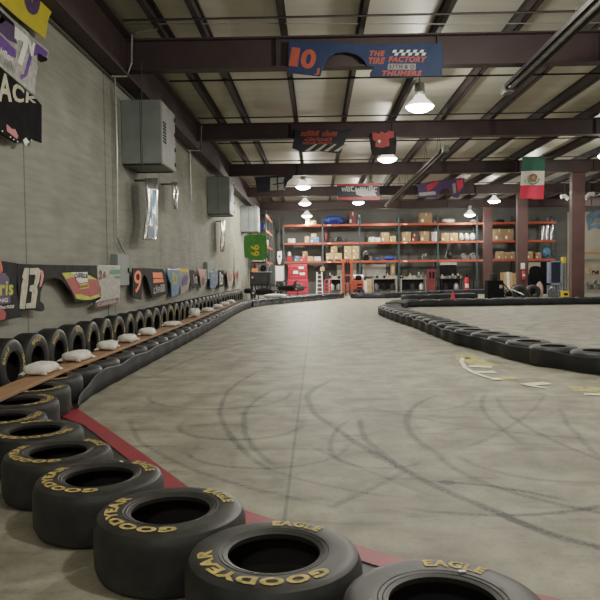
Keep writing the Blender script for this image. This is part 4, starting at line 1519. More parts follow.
# bottom shelf
x0, x1, zb, z1 = span(287, 291.5, 251.8, 0, 44.2)
t = thing('gas_can', 'red can with white top at the rack end', 'can', ((x0 + x1) / 2, 44.4, zb))
MB().box((x0, 44.2, zb), (x1, 44.5, zb + (z1 - zb) * .6)).build('can_body', RED, t, bevel=.03)
MB().lathe([(.1, 0), (.11, (z1 - zb) * .25), (.04, (z1 - zb) * .4), (.001, (z1 - zb) * .4)], ((x0 + x1) / 2, 44.35, zb + (z1 - zb) * .6), 16).build('can_top', PAPER, t, smooth=True)
carton(294.5, 299.8, 256, 0, 'small blue carton on the bottom shelf', SKYB)
carton(300.2, 306.8, 256.5, 0, 'pinkish red carton on the bottom shelf', PINK)
carton(302.5, 307.5, 251.5, 0, 'tan carton stacked on the pinkish red one', CARD, z0=at(303, 256.5, 44.15).z + .004, dep=.4)
carton(307.4, 313.4, 256.3, 0, 'tan carton right of the pinkish red one', CARD2)
carton(314.2, 320.8, 256.5, 0, 'white carton left of the pallet cartons', WHT)
zt = pallet(326, 342, 0, 'pallet carrying two pale cartons by the mast')
SH[5] = zt
carton(326, 333.8, 253, 5, 'pale carton, first of two side by side on pallet', CARD2)
carton(334.2, 341.9, 253, 5, 'pale carton, second of two side by side on pallet', CARD2)
carton(330.8, 337.3, 246.5, 5, 'darker carton stacked on the two side by side', CARD, z0=at(334, 253, 44.15).z + .02)
zt = pallet(344, 360, 0, 'pallet carrying four stacked pale cartons', y=44.1)
SH[6] = zt
zm = at(350, 252.8, 44.15).z
carton(344.2, 351.6, 252.8, 6, 'lower pale carton of four, nearest the mast', CARD2)
carton(352.2, 359.6, 252.8, 6, 'lower pale carton of four, nearest the blue tarp', CARD2)
carton(344.2, 351.6, 246, 6, 'upper pale carton of four, nearest the mast', CARD2, z0=zm + .01)
carton(352.2, 359.6, 246, 6, 'upper pale carton of four, nearest the blue tarp', CARD2, z0=zm + .01)
parts_bin(363, 371, 250, 0, 'dark machine part on the bottom shelf right of the four cartons', BLK, seed=4)
lump('tarp_bundle', 'blue tarp bundle lying low on the bottom shelf', 'tarp', 384, 396, 255.5, 0, BLUE, seed=9, dep=.5)
lump('tarp_bundle', 'small blue cloth on the bottom shelf', 'tarp', 374, 381, 257.5, 0, BLUE, seed=10, dep=.4)
chassis(418, 433, 252.5, 0, 'tangled brown kart chassis on the bottom shelf', m=IRON, seed=3)
chassis(440.5, 459, 250, 0, 'dark kart chassis on the bottom shelf before the far column', seed=5)
parts_bin(461, 469, 253, 0, 'grey engine part right of the dark chassis', IRON, seed=6)
parts_bin(470, 478.5, 252.5, 0, 'second grey engine part near the farthest column', IRON, seed=7)
for p0, p1, top, lab, m in ((497.5, 504, 251.3, 'brown carton with white label between the columns, bottom shelf', CARD), (504.5, 510, 252.5, 'low brown carton in the middle between columns, bottom shelf', CARD3), (510.4, 516, 251.8, 'tan carton touching the second column, bottom shelf', CARD),
                            (527.5, 533, 251.5, 'tan carton right of the second column, bottom shelf', CARD), (536, 541, 252.5, 'brown carton beside the blue bag', CARD3)):
    carton(p0, p1, top, 0, lab, m)
lump('duffel_bag', 'blue and green bag on the bottom shelf end', 'bag', 543, 553, 247, 0, SKYB, seed=23, dep=.5, rough=.28, pw=.6, extra=TGRN)
# chrome cages at shelf end
for k, (p0, p1, top) in enumerate(((541.5, 545.8, 221), (546.2, 550.2, 217), (550.6, 555, 219))):
    x0, x1, zb, z1 = span(p0, p1, top, 1, 44.25)
    t = thing('gas_cylinder', ('first', 'second', 'third')[k] + ' shiny metal cylinder from the second column on the middle shelf', 'cylinder', ((x0 + x1) / 2, 44.4, zb))
    r_ = (x1 - x0) / 2 * .9
    MB().lathe([(.001, 0), (r_, 0), (r_, (z1 - zb) * .72), (r_ * .5, (z1 - zb) * .86), (r_ * .25, (z1 - zb) * .88), (.001, (z1 - zb) * .88)], ((x0 + x1) / 2, 44.45, zb), 18).build('cylinder_body', CHROME, t, smooth=True)
    MB().lathe([(.001, (z1 - zb)), (.06, (z1 - zb) * .98), (.06, (z1 - zb) * .86)], ((x0 + x1) / 2, 44.45, zb), 12).build('valve', IRON, t)

# short rack along the wall in the corner ---------------------------------------
t = thing('pallet_rack', 'short orange rack against the side wall in the corner', 'rack', (-3.3, 37.5, 0))
for y in (37.2, 39.9, 42.6):
    g = MB()
    for xx in (-3.72, -2.86):
        g.box((xx - .04, y - .05, 0), (xx + .04, y + .05, 5.0))
    for k in range(8):
        g.bar((-3.70, y, .3 + .6 * k), (-2.9, y, .3 + .6 * k + (.5 if k % 2 else 0)), .03)
    g.build('upright_frame', TEAL, t)
for z in (2.1, 3.0, 3.9, 4.75):
    for a, b in ((37.25, 39.85), (39.95, 42.55)):
        for xx in (-3.74, -2.88):
            MB().box((xx, a, z - .12), (xx + .05, b, z)).build('shelf_beam', ORG, t)
        g = MB()
        for k in range(8):
            g.box((-3.70, a + .3 * k, z - .03), (-2.9, a + .3 * k + .12, z - .005))
        g.build('shelf_deck', DSTEEL, t)
for k, (y, z, m, lab, h) in enumerate(((37.6, 2.1, WHT, 'white carton low on the corner rack', .35), (38.6, 2.1, CARD, 'brown carton low on the corner rack', .45), (37.6, 3.0, CHAR, 'black crate on the second corner shelf', .4), (38.8, 3.0, CARD2, 'tan carton on the second corner shelf', .4),
                                       (37.7, 3.9, BLUE, 'blue crate on the third corner shelf', .35), (38.9, 3.9, CHAR, 'dark crate on the third corner shelf', .45), (40.3, 3.0, WHT, 'white carton farther on the second corner shelf', .45), (40.4, 2.1, CHAR, 'dark crate farther low on the corner rack', .5))):
    t = thing('carton', lab, 'box', (-3.3, y, z), 'boxes on the corner rack')
    MB().box((-3.65, y, z + .001), (-2.95, y + .75, z + h)).build('box_body', m, t, bevel=.012)
    MB().box((-3.34, y - .003, z + h * .6), (-3.26, y, z + h - .01)).box((-3.34, y, z + h), (-3.26, y + .75, z + h + .003)).build('packing_tape', TAPE, t)

# ------------------------------------------------------------------ workshop corner on the floor
SH[-1] = 0.0


def fx(px, y):
    return at(px, 280, y).x


def fz(px, py, y):
    return at(px, py, y).z


# red tool chest
y = 41.5
x0, x1 = fx(287.5, y), fx(308, y)
z1 = fz(298, 264.5, y)
t = thing('tool_chest', 'tall bright red tool chest with papers on its front', 'tool chest', ((x0 + x1) / 2, y, 0))
MB().box((x0, y, .08), (x1, y + .55, z1 * .52)).box((x0 + .05, y + .05, z1 * .52), (x1 - .05, y + .5, z1)).build('cabinet_body', PINK, t, bevel=.015)
for k in range(4):
    a, b = z1 * (.07 + .11 * k), z1 * (.165 + .11 * k)
    dr = MB().box((x0 + .04, y - .02, a), (x1 - .04, y, b)).build('drawer', PINK, t, bevel=.006)
    MB().box((x0 + .1, y - .035, b - .035), (x1 - .1, y - .02, b - .015)).build('handle', CHROME, dr)
for k in range(4):
    a, b = z1 * (.55 + .10 * k), z1 * (.64 + .10 * k)
    dr = MB().box((x0 + .10, y + .03, a), (x1 - .10, y + .05, b)).build('drawer', RED, t, bevel=.006)
    MB().box((x0 + .16, y + .015, b - .035), (x1 - .16, y + .03, b - .015)).build('handle', CHROME, dr)
for k, (a, b, c, d_) in enumerate(((.28, .52, .70, .80), (.60, .85, .66, .74), (.55, .80, .86, .93))):
    MB().box((x0 + (x1 - x0) * a, y + .008, z1 * c), (x0 + (x1 - x0) * b, y + .014, z1 * d_)).build('paper_note', PAPER, t)
for sx_ in (x0 + .1, x1 - .1):
    MB().lathe([(.001, -.03), (.04, -.03), (.04, .03), (.001, .03)], (sx_, y + .1, .04), 12, axis='X').build('caster', BLK, t)
# white board left of it
y = 43.0
x0, x1 = fx(275.5, y), fx(284, y)
t = thing('white_door_sheet', 'bright white upright sheet standing left of the red chest', 'board', ((x0 + x1) / 2, y, 0))
MB().box((x0, y, fz(280, 281, y)), (x1, y + .04, fz(280, 266, y))).build('sheet', PAPER, t, bevel=.005)
MB().box((x0 - .03, y - .01, 0), (x0 + .03, y + .06, fz(280, 265, y))).box((x1 - .03, y - .01, 0), (x1 + .03, y + .06, fz(280, 265, y))).build('frame', GALV, t)
# white numbered sign above
y = 42.9
P = [at(*q, y) for q in ((277.5, 251.5), (281.8, 251), (282, 258), (280.5, 264), (278.5, 264), (277.3, 258))]
t = thing('wall_sign', 'small white panel with black mark above the white sheet', 'sign', P[0])
MB().slab(P, (0, .03, 0)).build('plate', PAPER, t)
MB().disc((at(279.6, 256.3, y - .01)), .06, 14, (0, -1, 0)).build('black_mark', BLK, t)
MB().tube([at(279.6, 251.5, y + .02), (at(279.6, 251.5, y + .02).x, y + .02, 5.36)], .008).build('hanger_cord', PIPED, t)

# black equipment case
y = 34.9
x0, x1 = fx(250, y), fx(268.5, y)
t = thing('equipment_case', 'large black flat-faced case standing behind the barrier corner', 'case', ((x0 + x1) / 2, y, 0))
zb, z1 = fz(259, 285.6, y), fz(259, 272.3, y)
MB().box((x0, y, zb), (x1, y + .45, z1)).build('case_body', BLK, t, bevel=.03)
MB().box((x0 + .05, y - .008, zb + .05), (x1 - .05, y, z1 - .05)).build('front_panel', CHAR, t, bevel=.005)
MB().box((x0 + .09, y - .012, zb + (z1 - zb) * .55), (x0 + .17, y - .008, zb + (z1 - zb) * .68)).build('badge', SILV, t)
g = MB()
for xx in (x0 + .08, x1 - .08):
    for yy in (y + .05, y + .40):
        g = MB().box((xx - .03, yy - .03, 0), (xx + .03, yy + .03, zb))
        g.build('leg', CHAR, t)
MB().box((x0, y, zb * .35), (x1, y + .45, zb * .4)).build('lower_shelf', CHAR, t)
# machine behind on stand
y = 36.5
x0, x1 = fx(256, y), fx(271.5, y)
t = thing('engine_stand', 'grey engine on a stand above the black case', 'engine', ((x0 + x1) / 2, y, 0))
zc = fz(262, 271.5, y)
z1 = fz(262, 263.5, y)
for xx in (x0 + .1, x1 - .1):
    MB().bar((xx, y + .2, 0), (xx, y + .2, zc), .06).build('leg', CHAR, t)
MB().box((x0, y, zc - .04), (x1, y + .5, zc)).build('stand_top', GALV, t)
MB().box((x0 + .15, y + .05, zc), (x1 - .2, y + .42, zc + (z1 - zc) * .7)).build('engine_block', IRON, t, bevel=.03)
MB().lathe([(.04, 0), (.17, 0), (.17, .1), (.04, .1)], (x0 + .42, y - .06, zc + .18), 20, closed=True, axis='Y').build('flywheel', BLK, t, smooth=True)
MB().tube([(x1 - .3, y + .1, zc + .15), (x1 - .1, y, zc + .3), (x1 - .12, y, zc + .45)], .04).build('exhaust_pipe', GALV, t, smooth=True)
y = 34.5
x0, x1 = fx(251.8, y), fx(256, y)
t = thing('gas_can', 'small orange can on the black case', 'can', ((x0 + x1) / 2, 35.15, fz(259, 272.3, 34.9)))
zz = fz(259, 272.3, 34.9) + .001
MB().box((x0, 35.05, zz), (x1, 35.25, zz + .2)).build('can_body', NEON, t, bevel=.02)
MB().tube([(x0 + .05, 35.15, zz + .2), (x0 + .05, 35.15, zz + .25), (x1 - .05, 35.15, zz + .25), (x1 - .05, 35.15, zz + .2)], .012).build('handle', BLK, t)


# racing karts -----------------------------------------------------------------
def kart(loc, rz, label, body=BLK, trim=CHAR, group='parked karts', sc=1.0):
    t = thing('go_kart', label, 'go-kart', (0, 0, 0), group)
    g = MB()
    for s in (-1, 1):
        g.tube([(.75 * s * .55, -.75, .1), (.75 * s * .6, -.2, .09), (.38 * s, .35, .09), (.30 * s, .75, .12)], .02)
    for yy in (-.75, -.35, .1, .6):
        g.tube([(-.42, yy, .1), (.42, yy, .1)], .018)
    g.build('tube_frame', trim, t, smooth=True)
    MB().blob((0, .82, .22), (.45, .22, .13), 4, .05, 20, 10, .6).build('nose_fairing', body, t, smooth=True)
    for s in (-1, 1):
        MB().blob((.60 * s, 0, .2), (.13, .42, .12), 5, .04, 18, 10, .55).build('side_pod', body, t, smooth=True)
    MB().slab([(-.2, .38, .25), (.2, .38, .25), (.14, .52, .52), (-.14, .52, .52)], (0, .04, .01)).build('front_panel', body, t, bevel=.01)
    g = MB()
    pr = []
    for k in range(9):
        a = -1 + k / 4
        pr.append((.24 * a, .05 * a * a))
    vs = []
    for (x, c) in pr:
        vs += [(x, .12 - c, .14 + c * .5), (x, -.30 + c, .16 + c * 1.2), (x * .9, -.46 + c * 2.4, .62 - c * 2)]
    g.add(vs, [(3 * i + j, 3 * i + 3 + j, 3 * i + 4 + j, 3 * i + 1 + j) for i in range(8) for j in range(2)])
    s_ = g.build('seat', CHAR, t, smooth=True)
    m_ = s_.modifiers.new('thick', 'SOLIDIFY')
    m_.thickness = .02
    MB().tube([(0, .45, .15), (0, .2, .5)], .016).build('steering_column', GALV, t)
    MB().add([], []).lathe([(.12, -.012), (.145, -.012), (.145, .012), (.12, .012)], (0, 0, 0), 20, closed=True).build('steering_wheel', BLK, t, smooth=True, xf=Matrix.Translation((0, .2, .5)) @ Matrix.Rotation(R(50), 4, 'X'))
    for s in (-1, 1):
        for yy, r_, wd_ in ((.55, .13, .12), (-.58, .145, .2)):
            wx = .62 * s if yy > 0 else .60 * s
            wh = MB().lathe([(.06, -wd_ / 2), (r_ - .02, -wd_ / 2), (r_, -wd_ / 2 + .03), (r_, wd_ / 2 - .03), (r_ - .02, wd_ / 2), (.06, wd_ / 2)], (wx, yy, r_), 20, closed=True, axis='X').build('wheel', RUB, t, smooth=True)
            MB().lathe([(.001, -wd_ / 2 + .02), (.065, -wd_ / 2 + .02), (.065, wd_ / 2 - .02), (.001, wd_ / 2 - .02)], (wx, yy, r_), 14, axis='X').build('hub', GALV, wh, smooth=True)
    MB().box((.25, -.62, .14), (.52, -.30, .42)).build('engine', IRON, t, bevel=.02)
    MB().tube([(-.62, -.82, .2), (-.4, -.92, .2), (.4, -.92, .2), (.62, -.82, .2)], .03).build('rear_bumper', trim, t, smooth=True)
    t.location = loc
    t.rotation_euler = (0, 0, rz)
    t.scale = (sc, sc, sc)
    return t


def kart_stand(cx_, cy_, h, label):
    t = thing('kart_stand', label, 'stand', (cx_, cy_, 0))
    for yy in (cy_ - .28, cy_ + .28):
        MB().box((cx_ - .6, yy - .03, h - .05), (cx_ + .6, yy + .03, h)).build('top_rail', CHAR, t)
    for xx in (cx_ - .5, cx_ + .5):
        MB().box((xx - .03, cy_ - .28, h * .3), (xx + .03, cy_ + .28, h * .3 + .05)).build('cross_bar', CHAR, t)
        for yy in (cy_ - .28, cy_ + .28):
            MB().bar((xx, yy, 0), (xx, yy, h - .05), .05).build('leg', CHAR, t)


kart_stand(fx(289, 38.2), 38.2, .42, 'dark stand under the go-kart before the red tool chest')
kart_stand(fx(264, 33.9), 33.9, .36, 'dark stand under the go-kart before the black case')
kart((fx(289, 38.2), 38.2, .37), R(78), 'black go-kart raised on a stand in front of the red tool chest', sc=1.05)
kart((fx(264, 33.9), 33.9, .31), R(95), 'black go-kart raised on a stand in front of the black case', sc=1.0)
k2 = kart((fx(509, 34.9), 34.9, 0), R(-80), 'dark go-kart parked behind the straight barrier near the columns', sc=1.15)

# engine cover / black box by the columns
y = 31.4
x0, x1 = fx(487.3, y), fx(504.8, y)
z1 = fz(496, 280.3, y)
t = thing('equipment_case', 'big black box standing just behind the straight tire barrier', 'case', ((x0 + x1) / 2, y, 0))
MB().slab([(x0, y, .05), (x1, y, .05), (x1 - .06, y, z1), (x0 + .03, y, z1)], (0, .6, 0)).build('case_body', BLK, t, bevel=.04)
MB().box((x0 + .25, y + .1, z1), (x1 - .3, y + .5, fz(496, 273.5, y))).build('lid_box', CHAR, t, bevel=.03)
MB().tube([(x1 - .1, y + .1, z1 * .9), (x1 + .2, y + .05, z1 * .55), (x1 + .35, y + .05, .3)], .03).build('hose', BLK, t, smooth=True)
MB().box((x1 - .25, y - .012, z1 * .62), (x1 - .12, y, z1 * .78)).build('badge', SILV, t)

# ladder, hand truck
y = 42.2
x0, x1 = fx(316.5, y), fx(322.5, y)
zt = fz(319, 272, y)
t = thing('step_ladder', 'white aluminium step ladder between the red chest and hand truck', 'ladder', ((x0 + x1) / 2, y, 0))
for xx in (x0, x1):
    MB().bar((xx, y, 0), (xx * .5 + (x0 + x1) / 4 + (xx - (x0 + x1) / 2) * .3, y + .35, zt), .06, .03).build('rail', PAPER, t)
    MB().bar((xx, y + .8, 0), (xx * .5 + (x0 + x1) / 4 + (xx - (x0 + x1) / 2) * .3, y + .4, zt), .04, .03).build('rear_leg', GALV, t)
for k in range(5):
    z = zt * (.15 + .18 * k)
    MB().box((x0 + .02, y + .35 * z / zt - .05, z - .02), (x1 - .02, y + .35 * z / zt + .06, z + .02)).build('step', PAPER, t)
carton(320, 324.6, 267, -1, 'small orange-brown carton on top of a stand by the ladder', CARD, y=43.2, dep=.4, group='boxes on the workshop floor', z0=fz(322, 271, 43.2))
x0, x1 = fx(319.5, 43.2), fx(325, 43.2)
z_ = fz(322, 271, 43.2) - .002
t = thing('tool_stand', 'narrow dark stand carrying a small carton beside the ladder', 'stand', ((x0 + x1) / 2, 43.4, 0))
MB().box((x0, 43.15, z_ - .04), (x1, 43.65, z_)).build('stand_top', CHAR, t)
for xx in (x0 + .03, x1 - .03):
    for yy in (43.18, 43.62):
        MB().bar((xx, yy, 0), (xx, yy, z_ - .04), .04).build('leg', CHAR, t)
y = 41.6
x0, x1 = fx(324.6, y), fx(331, y)
zt = fz(328, 279.5, y)
t = thing('hand_truck', 'small red hand truck right of the white ladder', 'hand truck', ((x0 + x1) / 2, y, 0))
g = MB().tube([(x0, y, .1), (x0, y + .1, zt - .05), (x0 + .08, y + .12, zt), (x1 - .08, y + .12, zt), (x1, y + .1, zt - .05), (x1, y, .1)], .025)
g.build('frame', PINK, t, smooth=True)
for k in range(3):
    z = .2 + (zt - .25) * k / 3
    MB().box((x0, y - .01, z), (x1, y + .03, z + .05)).build('cross_bar', PINK, t)
MB().box((x0 - .03, y - .28, .02), (x1 + .03, y, .04)).build('toe_plate', CHAR, t)
for xx in (x0 - .04, x1 + .04):
    MB().lathe([(.03, -.03), (.11, -.03), (.11, .03), (.03, .03)], (xx, y + .12, .11), 16, closed=True, axis='X').build('wheel', RUB, t, smooth=True)

# forklift
y = 40.2
t = thing('forklift', 'orange fork truck with tall mast parked behind the tire gap', 'forklift', (fx(352, y), y, 0))
xa, xb = fx(343.3, y), fx(351.8, y)
zt = fz(347, 259.3, y)
for xx in (xa, xb):
    MB().box((xx - .07, y - .04, .05), (xx + .07, y + .12, zt)).build('mast_rail', ORG, t, bevel=.01)
for z in (.35, zt * .55, zt - .06):
    MB().box((xa, y + .0, z), (xb, y + .1, z + .08)).build('mast_cross_bar', ORG, t)
MB().box((xa + .05, y - .06, .35), (xb - .05, y - .04, .78)).build('carriage', ORG, t, bevel=.01)
for f in (.25, .75):
    xx = xa + (xb - xa) * f
    MB().box((xx - .05, y - .10, .06), (xx + .05, y - .06, .75)).box((xx - .05, y - 1.0, .05), (xx + .05, y - .06, .09)).build('fork', DSTEEL, t)
for f in (.38, .62):
    xx = xa + (xb - xa) * f
    MB().tube([(xx, y + .04, .4), (xx, y + .04, zt - .1)], .03).build('lift_cylinder', CHAR, t)
x2 = fx(363.8, y)
zbod = fz(358, 280.5, y)
MB().slab([(xb + .02, y + .2, .18), (x2, y + .2, .18), (x2, y + .2, zbod - .05), (x2 - .1, y + .2, zbod), (xb + .02, y + .2, zbod)], (0, 1.0, 0)).build('body', ORG, t, bevel=.03)
for k in range(2):
    MB().box((xb + .32, y + .185, .42 + .2 * k), (x2 - .1, y + .2, .52 + .2 * k)).build('vent_slot', BLK, t)
MB().box((x2 - .02, y + .25, .2), (x2 + .22, y + 1.1, zbod - .02)).build('counterweight', PAPER, t, bevel=.05)
for xx in (xb + .3, x2 - .15):
    wh = MB().lathe([(.06, -.09), (.2, -.09), (.22, -.05), (.22, .05), (.2, .09), (.06, .09)], (xx, y + .22, .22), 20, closed=True, axis='Y').build('wheel', RUB, t, smooth=True)
MB().blob((xb + .45, y + .7, zbod + .16), (.2, .22, .16), 2, .05, 16, 8, .6).build('seat', BLK, t, smooth=True)
MB().tube([(xb + .2, y + .6, zbod), (xb + .12, y + .6, zbod + .3)], .025).build('steering_column', BLK, t)
g = MB()
g.lathe([(.001, -.35), (.15, -.35), (.17, -.28), (.17, .28), (.15, .35), (.001, .35)], (x2 - .3, y + .9, zbod + .18), 18, axis='X')
g.build('gas_tank', PAPER, t, smooth=True, label='white gas tank')

# yellow-brown cabinet beside it
y = 42.6
x0, x1 = fx(366.3, y), fx(371.8, y)
zt = fz(369, 279, y)
t = thing('small_cabinet', 'small yellow-brown wooden cabinet right of the fork truck', 'cabinet', ((x0 + x1) / 2, y, 0))
MB().box((x0, y, 0), (x1, y + .5, zt)).build('cabinet_body', PLY, t, bevel=.01)
for k in range(3):
    dr = MB().box((x0 + .03, y - .015, .06 + zt * .31 * k), (x1 - .03, y, zt * .31 * (k + 1))).build('drawer', PLY, t, bevel=.004)
    MB().box(((x0 + x1) / 2 - .05, y - .03, zt * .31 * (k + .6)), ((x0 + x1) / 2 + .05, y - .015, zt * .31 * (k + .6) + .02)).build('handle', BLK, dr)


# workbenches
def bench(p0, p1, top, y, label, m=GALV, shelf=True):
    x0, x1 = fx(p0, y), fx(p1, y)
    z = fz((p0 + p1) / 2, top, y)
    t = thing('workbench', label, 'workbench', ((x0 + x1) / 2, y, 0))
    MB().box((x0, y, z - .05), (x1, y + .7, z)).build('bench_top', m, t, bevel=.006)
    for xx in (x0 + .05, x1 - .05):
        for yy in (y + .05, y + .65):
            MB().bar((xx, yy, 0), (xx, yy, z - .05), .06).build('leg', m, t)
    if shelf:
        MB().box((x0 + .05, y + .05, z * .22), (x1 - .05, y + .65, z * .26)).build('lower_shelf', CHAR, t)
    MB().box((x0 + .1, y + .64, z * .3), (x1 - .1, y + .66, z - .06)).build('back_sheet', CHAR, t)
    return x0, x1, z, y


benches = [bench(372.5, 397.5, 278.3, 42.8, 'long grey workbench behind the far tire barrier'), bench(400.5, 426.5, 278.5, 42.8, 'second grey workbench left of the red cabinet'), bench(441, 462.5, 278.5, 42.8, 'dark workbench right of the red cabinet', CHAR),
           bench(328.5, 342, 278.8, 43.0, 'narrow tan workbench left of the fork mast', TAN)]
bn = ['on the long grey bench', 'on the second grey bench', 'on the dark bench', 'on the narrow tan bench']
ci = 0
mats_ = [IRON, CHAR, GALV, BLK, CARD, SILV, TAN, IRON]
adj = ['rusty', 'dark', 'silver', 'black', 'brown', 'pale', 'tan', 'grey']
for bi, (x0, x1, z, y) in enumerate(benches):
    n = [7, 6, 4, 3][bi]
    rr = random.Random(90 + bi)
    for k in range(n):
        xx0 = x0 + (x1 - x0) * (k + .08) / n
        xx1 = x0 + (x1 - x0) * (k + .9) / n
        h = rr.uniform(.18, .42)
        m_ = mats_[(k + bi * 3) % 8]
        t = thing('machine_part', f'{adj[(k + bi * 3) % 8]} machine part, {nth(k + 1)} from the fork truck side {bn[bi]}' if bi != 3 else f'{adj[(k + bi * 3) % 8]} machine part, {nth(k + 1)} from the ladder side {bn[bi]}', 'machine part', (xx0, y + .2, z), 'parts on the benches')
        w_ = xx1 - xx0
        MB().box((xx0, y + .12, z), (xx0 + w_ * .7, y + .5, z + h * .55)).build('block', m_, t, bevel=.015)
        MB().lathe([(.001, h), (w_ * .22, h * .92), (w_ * .24, h * .5)], (xx0 + w_ * .35, y + .3, z), 14).build('housing', mats_[(k + 2) % 8], t, smooth=True)
        MB().lathe([(.03, -.03), (h * .3, -.03), (h * .3, .03), (.03, .03)], (xx0 + w_ * .8, y + .2, z + h * .3), 14, closed=True, axis='Y').build('pulley', GALV, t, smooth=True)
    # things on the floor below the bench
    for k in range(max(2, n // 2)):
        xx = x0 + (x1 - x0) * (k + .5) / max(2, n // 2)
        m_ = [IRON, BLK, CHAR, GALV][(k + bi) % 4]
        r_ = .17
        zz = z * .265
        t = thing('storage_jug', f'{["grey", "black", "charcoal", "silver"][(k + bi) % 4]} jug under the bench, {nth(k + 1)} along, {bn[bi].replace("on", "below", 1)}', 'jug', (xx, y + .3, zz), 'jugs under the benches')
        MB().lathe([(.001, 0), (r_, 0), (r_, .28), (r_ * .4, .40), (r_ * .3, .44), (.001, .44)], (xx, y + .3, zz), 16).build('jug_body', m_, t, smooth=True)
        MB().lathe([(.001, .05), (r_ * .34, .05), (r_ * .34, 0)], (xx, y + .3, zz + .44), 12).build('cap', BLK, t)
# white lit sheet behind the long bench
y = YB - .05
t = MB().box((fx(362.5, y), y, fz(370, 276, y)), (fx(386, y), y + .04, fz(370, 264.5, y))).build('white_board', PAPER, bevel=.01)
g = MB().box((fx(362.5, y) - .03, y - .01, fz(370, 276, y) - .04), (fx(386, y) + .03, y + .0, fz(370, 276, y)))
o = g.build('frame_rail', GALV, t)
tag(t, 'bright white board on the back wall behind the long bench', 'board')
y = YB - .05
t = MB().box((fx(337, y), y, fz(340, 277, y)), (fx(342, y), y + .04, fz(340, 265, y))).build('white_board', PAPER, bevel=.01)
tag(t, 'narrow white board on the back wall left of the fork mast', 'board')
y = YB - .05
t = MB().box((fx(351, y), y, fz(353, 276, y)), (fx(356.5, y), y + .04, fz(353, 262.5, y))).build('white_board', PAPER, bevel=.01)
tag(t, 'white board on the back wall seen through the fork mast', 'board')
carton(391, 395, 264.2, -1, 'orange-brown carton standing behind the long bench', CARD, y=44.4, dep=.4, group='boxes on the workshop floor', z0=0)

# dark red locker
y = 42.4
x0, x1 = fx(427.5, y), fx(436, y)
zt = fz(431, 269, y)
t = thing('locker', 'dark red upright cabinet with window panes between benches', 'cabinet', ((x0 + x1) / 2, y, 0))
MB().box((x0, y, .05), (x1, y + .5, zt)).build('cabinet_body', DRED, t, bevel=.015)
dr = MB().box((x0 + .04, y - .02, zt * .5), (x1 - .04, y, zt - .05)).build('door', DRED, t, bevel=.008)
for f in (.2, .58):
    MB().box((x0 + (x1 - x0) * f, y - .026, zt * .62), (x0 + (x1 - x0) * (f + .24), y - .02, zt * .88)).build('pane', BLK, dr)
dr = MB().box((x0 + .04, y - .02, .1), (x1 - .04, y, zt * .48)).build('door', DRED, t, bevel=.008)
MB().box((x1 - .12, y - .04, zt * .3), (x1 - .09, y - .02, zt * .4)).build('handle', CHROME, dr)
# dark display board behind the dark bench
y = 44.0
x0, x1 = fx(440, y), fx(455.5, y)
t = thing('tool_cabinet', 'wide black tool board with a pale top edge behind the dark bench', 'tool board', ((x0 + x1) / 2, y, 0))
MB().box((x0, y - .3, 0), (x1, y - .05, fz(447, 265, y))).build('cabinet_body', BLK, t, bevel=.01)
MB().box((x0 - .02, y - .32, fz(447, 265, y)), (x1 + .02, y - .03, fz(447, 262.6, y))).build('top_edge', SILV, t, bevel=.01)
# red extinguishing trolley
y = 41.9
x0, x1 = fx(463.8, y), fx(469.5, y)
zt = fz(466, 273.5, y)


def extinguisher(cxx, y, z0, h, r_, label, m=RED):
    t = thing('fire_extinguisher', label, 'fire extinguisher', (cxx, y, z0))
    MB().lathe([(.001, 0), (r_ * .95, 0), (r_, .03), (r_, h * .7), (r_ * .6, h * .8), (r_ * .3, h * .83), (.001, h * .83)], (cxx, y, z0), 20).build('cylinder_body', m, t, smooth=True)
    MB().box((cxx - r_ * .3, y - r_ * .3, z0 + h * .83), (cxx + r_ * .3, y + r_ * .3, z0 + h * .9)).box((cxx - r_ * .3, y - r_ * 1.1, z0 + h * .92), (cxx + r_ * .2, y + r_ * .3, z0 + h * .97)).build('valve_handle', BLK, t)
    MB().tube([(cxx + r_ * .3, y, z0 + h * .86), (cxx + r_ * 1.2, y, z0 + h * .8), (cxx + r_ * 1.15, y - .02, z0 + h * .3)], r_ * .14).build('hose', BLK, t, smooth=True)
    g = MB()
    n = 8
    vs = []
    for k in range(n + 1):
        a = -PI / 2 + (k / n - .5) * 1.6
        vs += [(cxx + (r_ + .003) * math.cos(a), y + (r_ + .003) * math.sin(a), z0 + h * .3), (cxx + (r_ + .003) * math.cos(a), y + (r_ + .003) * math.sin(a), z0 + h * .5)]
    g.add(vs, [(2 * i, 2 * i + 2, 2 * i + 3, 2 * i + 1) for i in range(n)])
    g.build('label_band', PAPER, t)
    return t


extinguisher((x0 + x1) / 2, y, .0, zt, (x1 - x0) / 2 * .85, 'large red wheeled-size extinguisher on the floor near farthest column')
# extinguisher on the middle column with paper tag above
yc = 35.8 - .15
cxx = fx(522.7, yc)
hz = fz(522, 270.5, yc)
hb = fz(522, 279.5, yc)
extinguisher(cxx, yc - .16, hb, hz - hb + .1, .085, 'red extinguisher hung on the middle maroon column')
t = tag(MB().box((cxx - .11, yc - .025, fz(522, 269, yc)), (cxx + .11, yc - .005, fz(522, 263, yc))).build('notice_sheet', PAPER, bevel=.003), 'white notice sheet on the middle column above the extinguisher', 'notice')

# planks stack leaning between columns
y = 42.6
for k, (p0, p1, top, m) in enumerate(((501.5, 504.5, 272.5, CARD), (504.8, 507.4, 272.3, PLY), (507.6, 510.2, 272, PAPER), (510.4, 513.4, 272.2, PLY), (513.6, 516.8, 273, CARD))):
    x0, x1 = fx(p0, y), fx(p1, y)
    zt = fz(p0, top, y)
    lab = ['brown', 'tan', 'white', 'pale tan', 'dull brown'][k] + f' upright board leaning by the columns, {nth(k + 1)} from the black box'
    t = tag(MB().slab([(x0, y, 0), (x1, y, 0), (x1, y + .28, zt), (x0, y + .28, zt)], (0, .03, 0)).build('leaning_board', m, bevel=.004), lab, 'board', 'boards leaning between the columns')

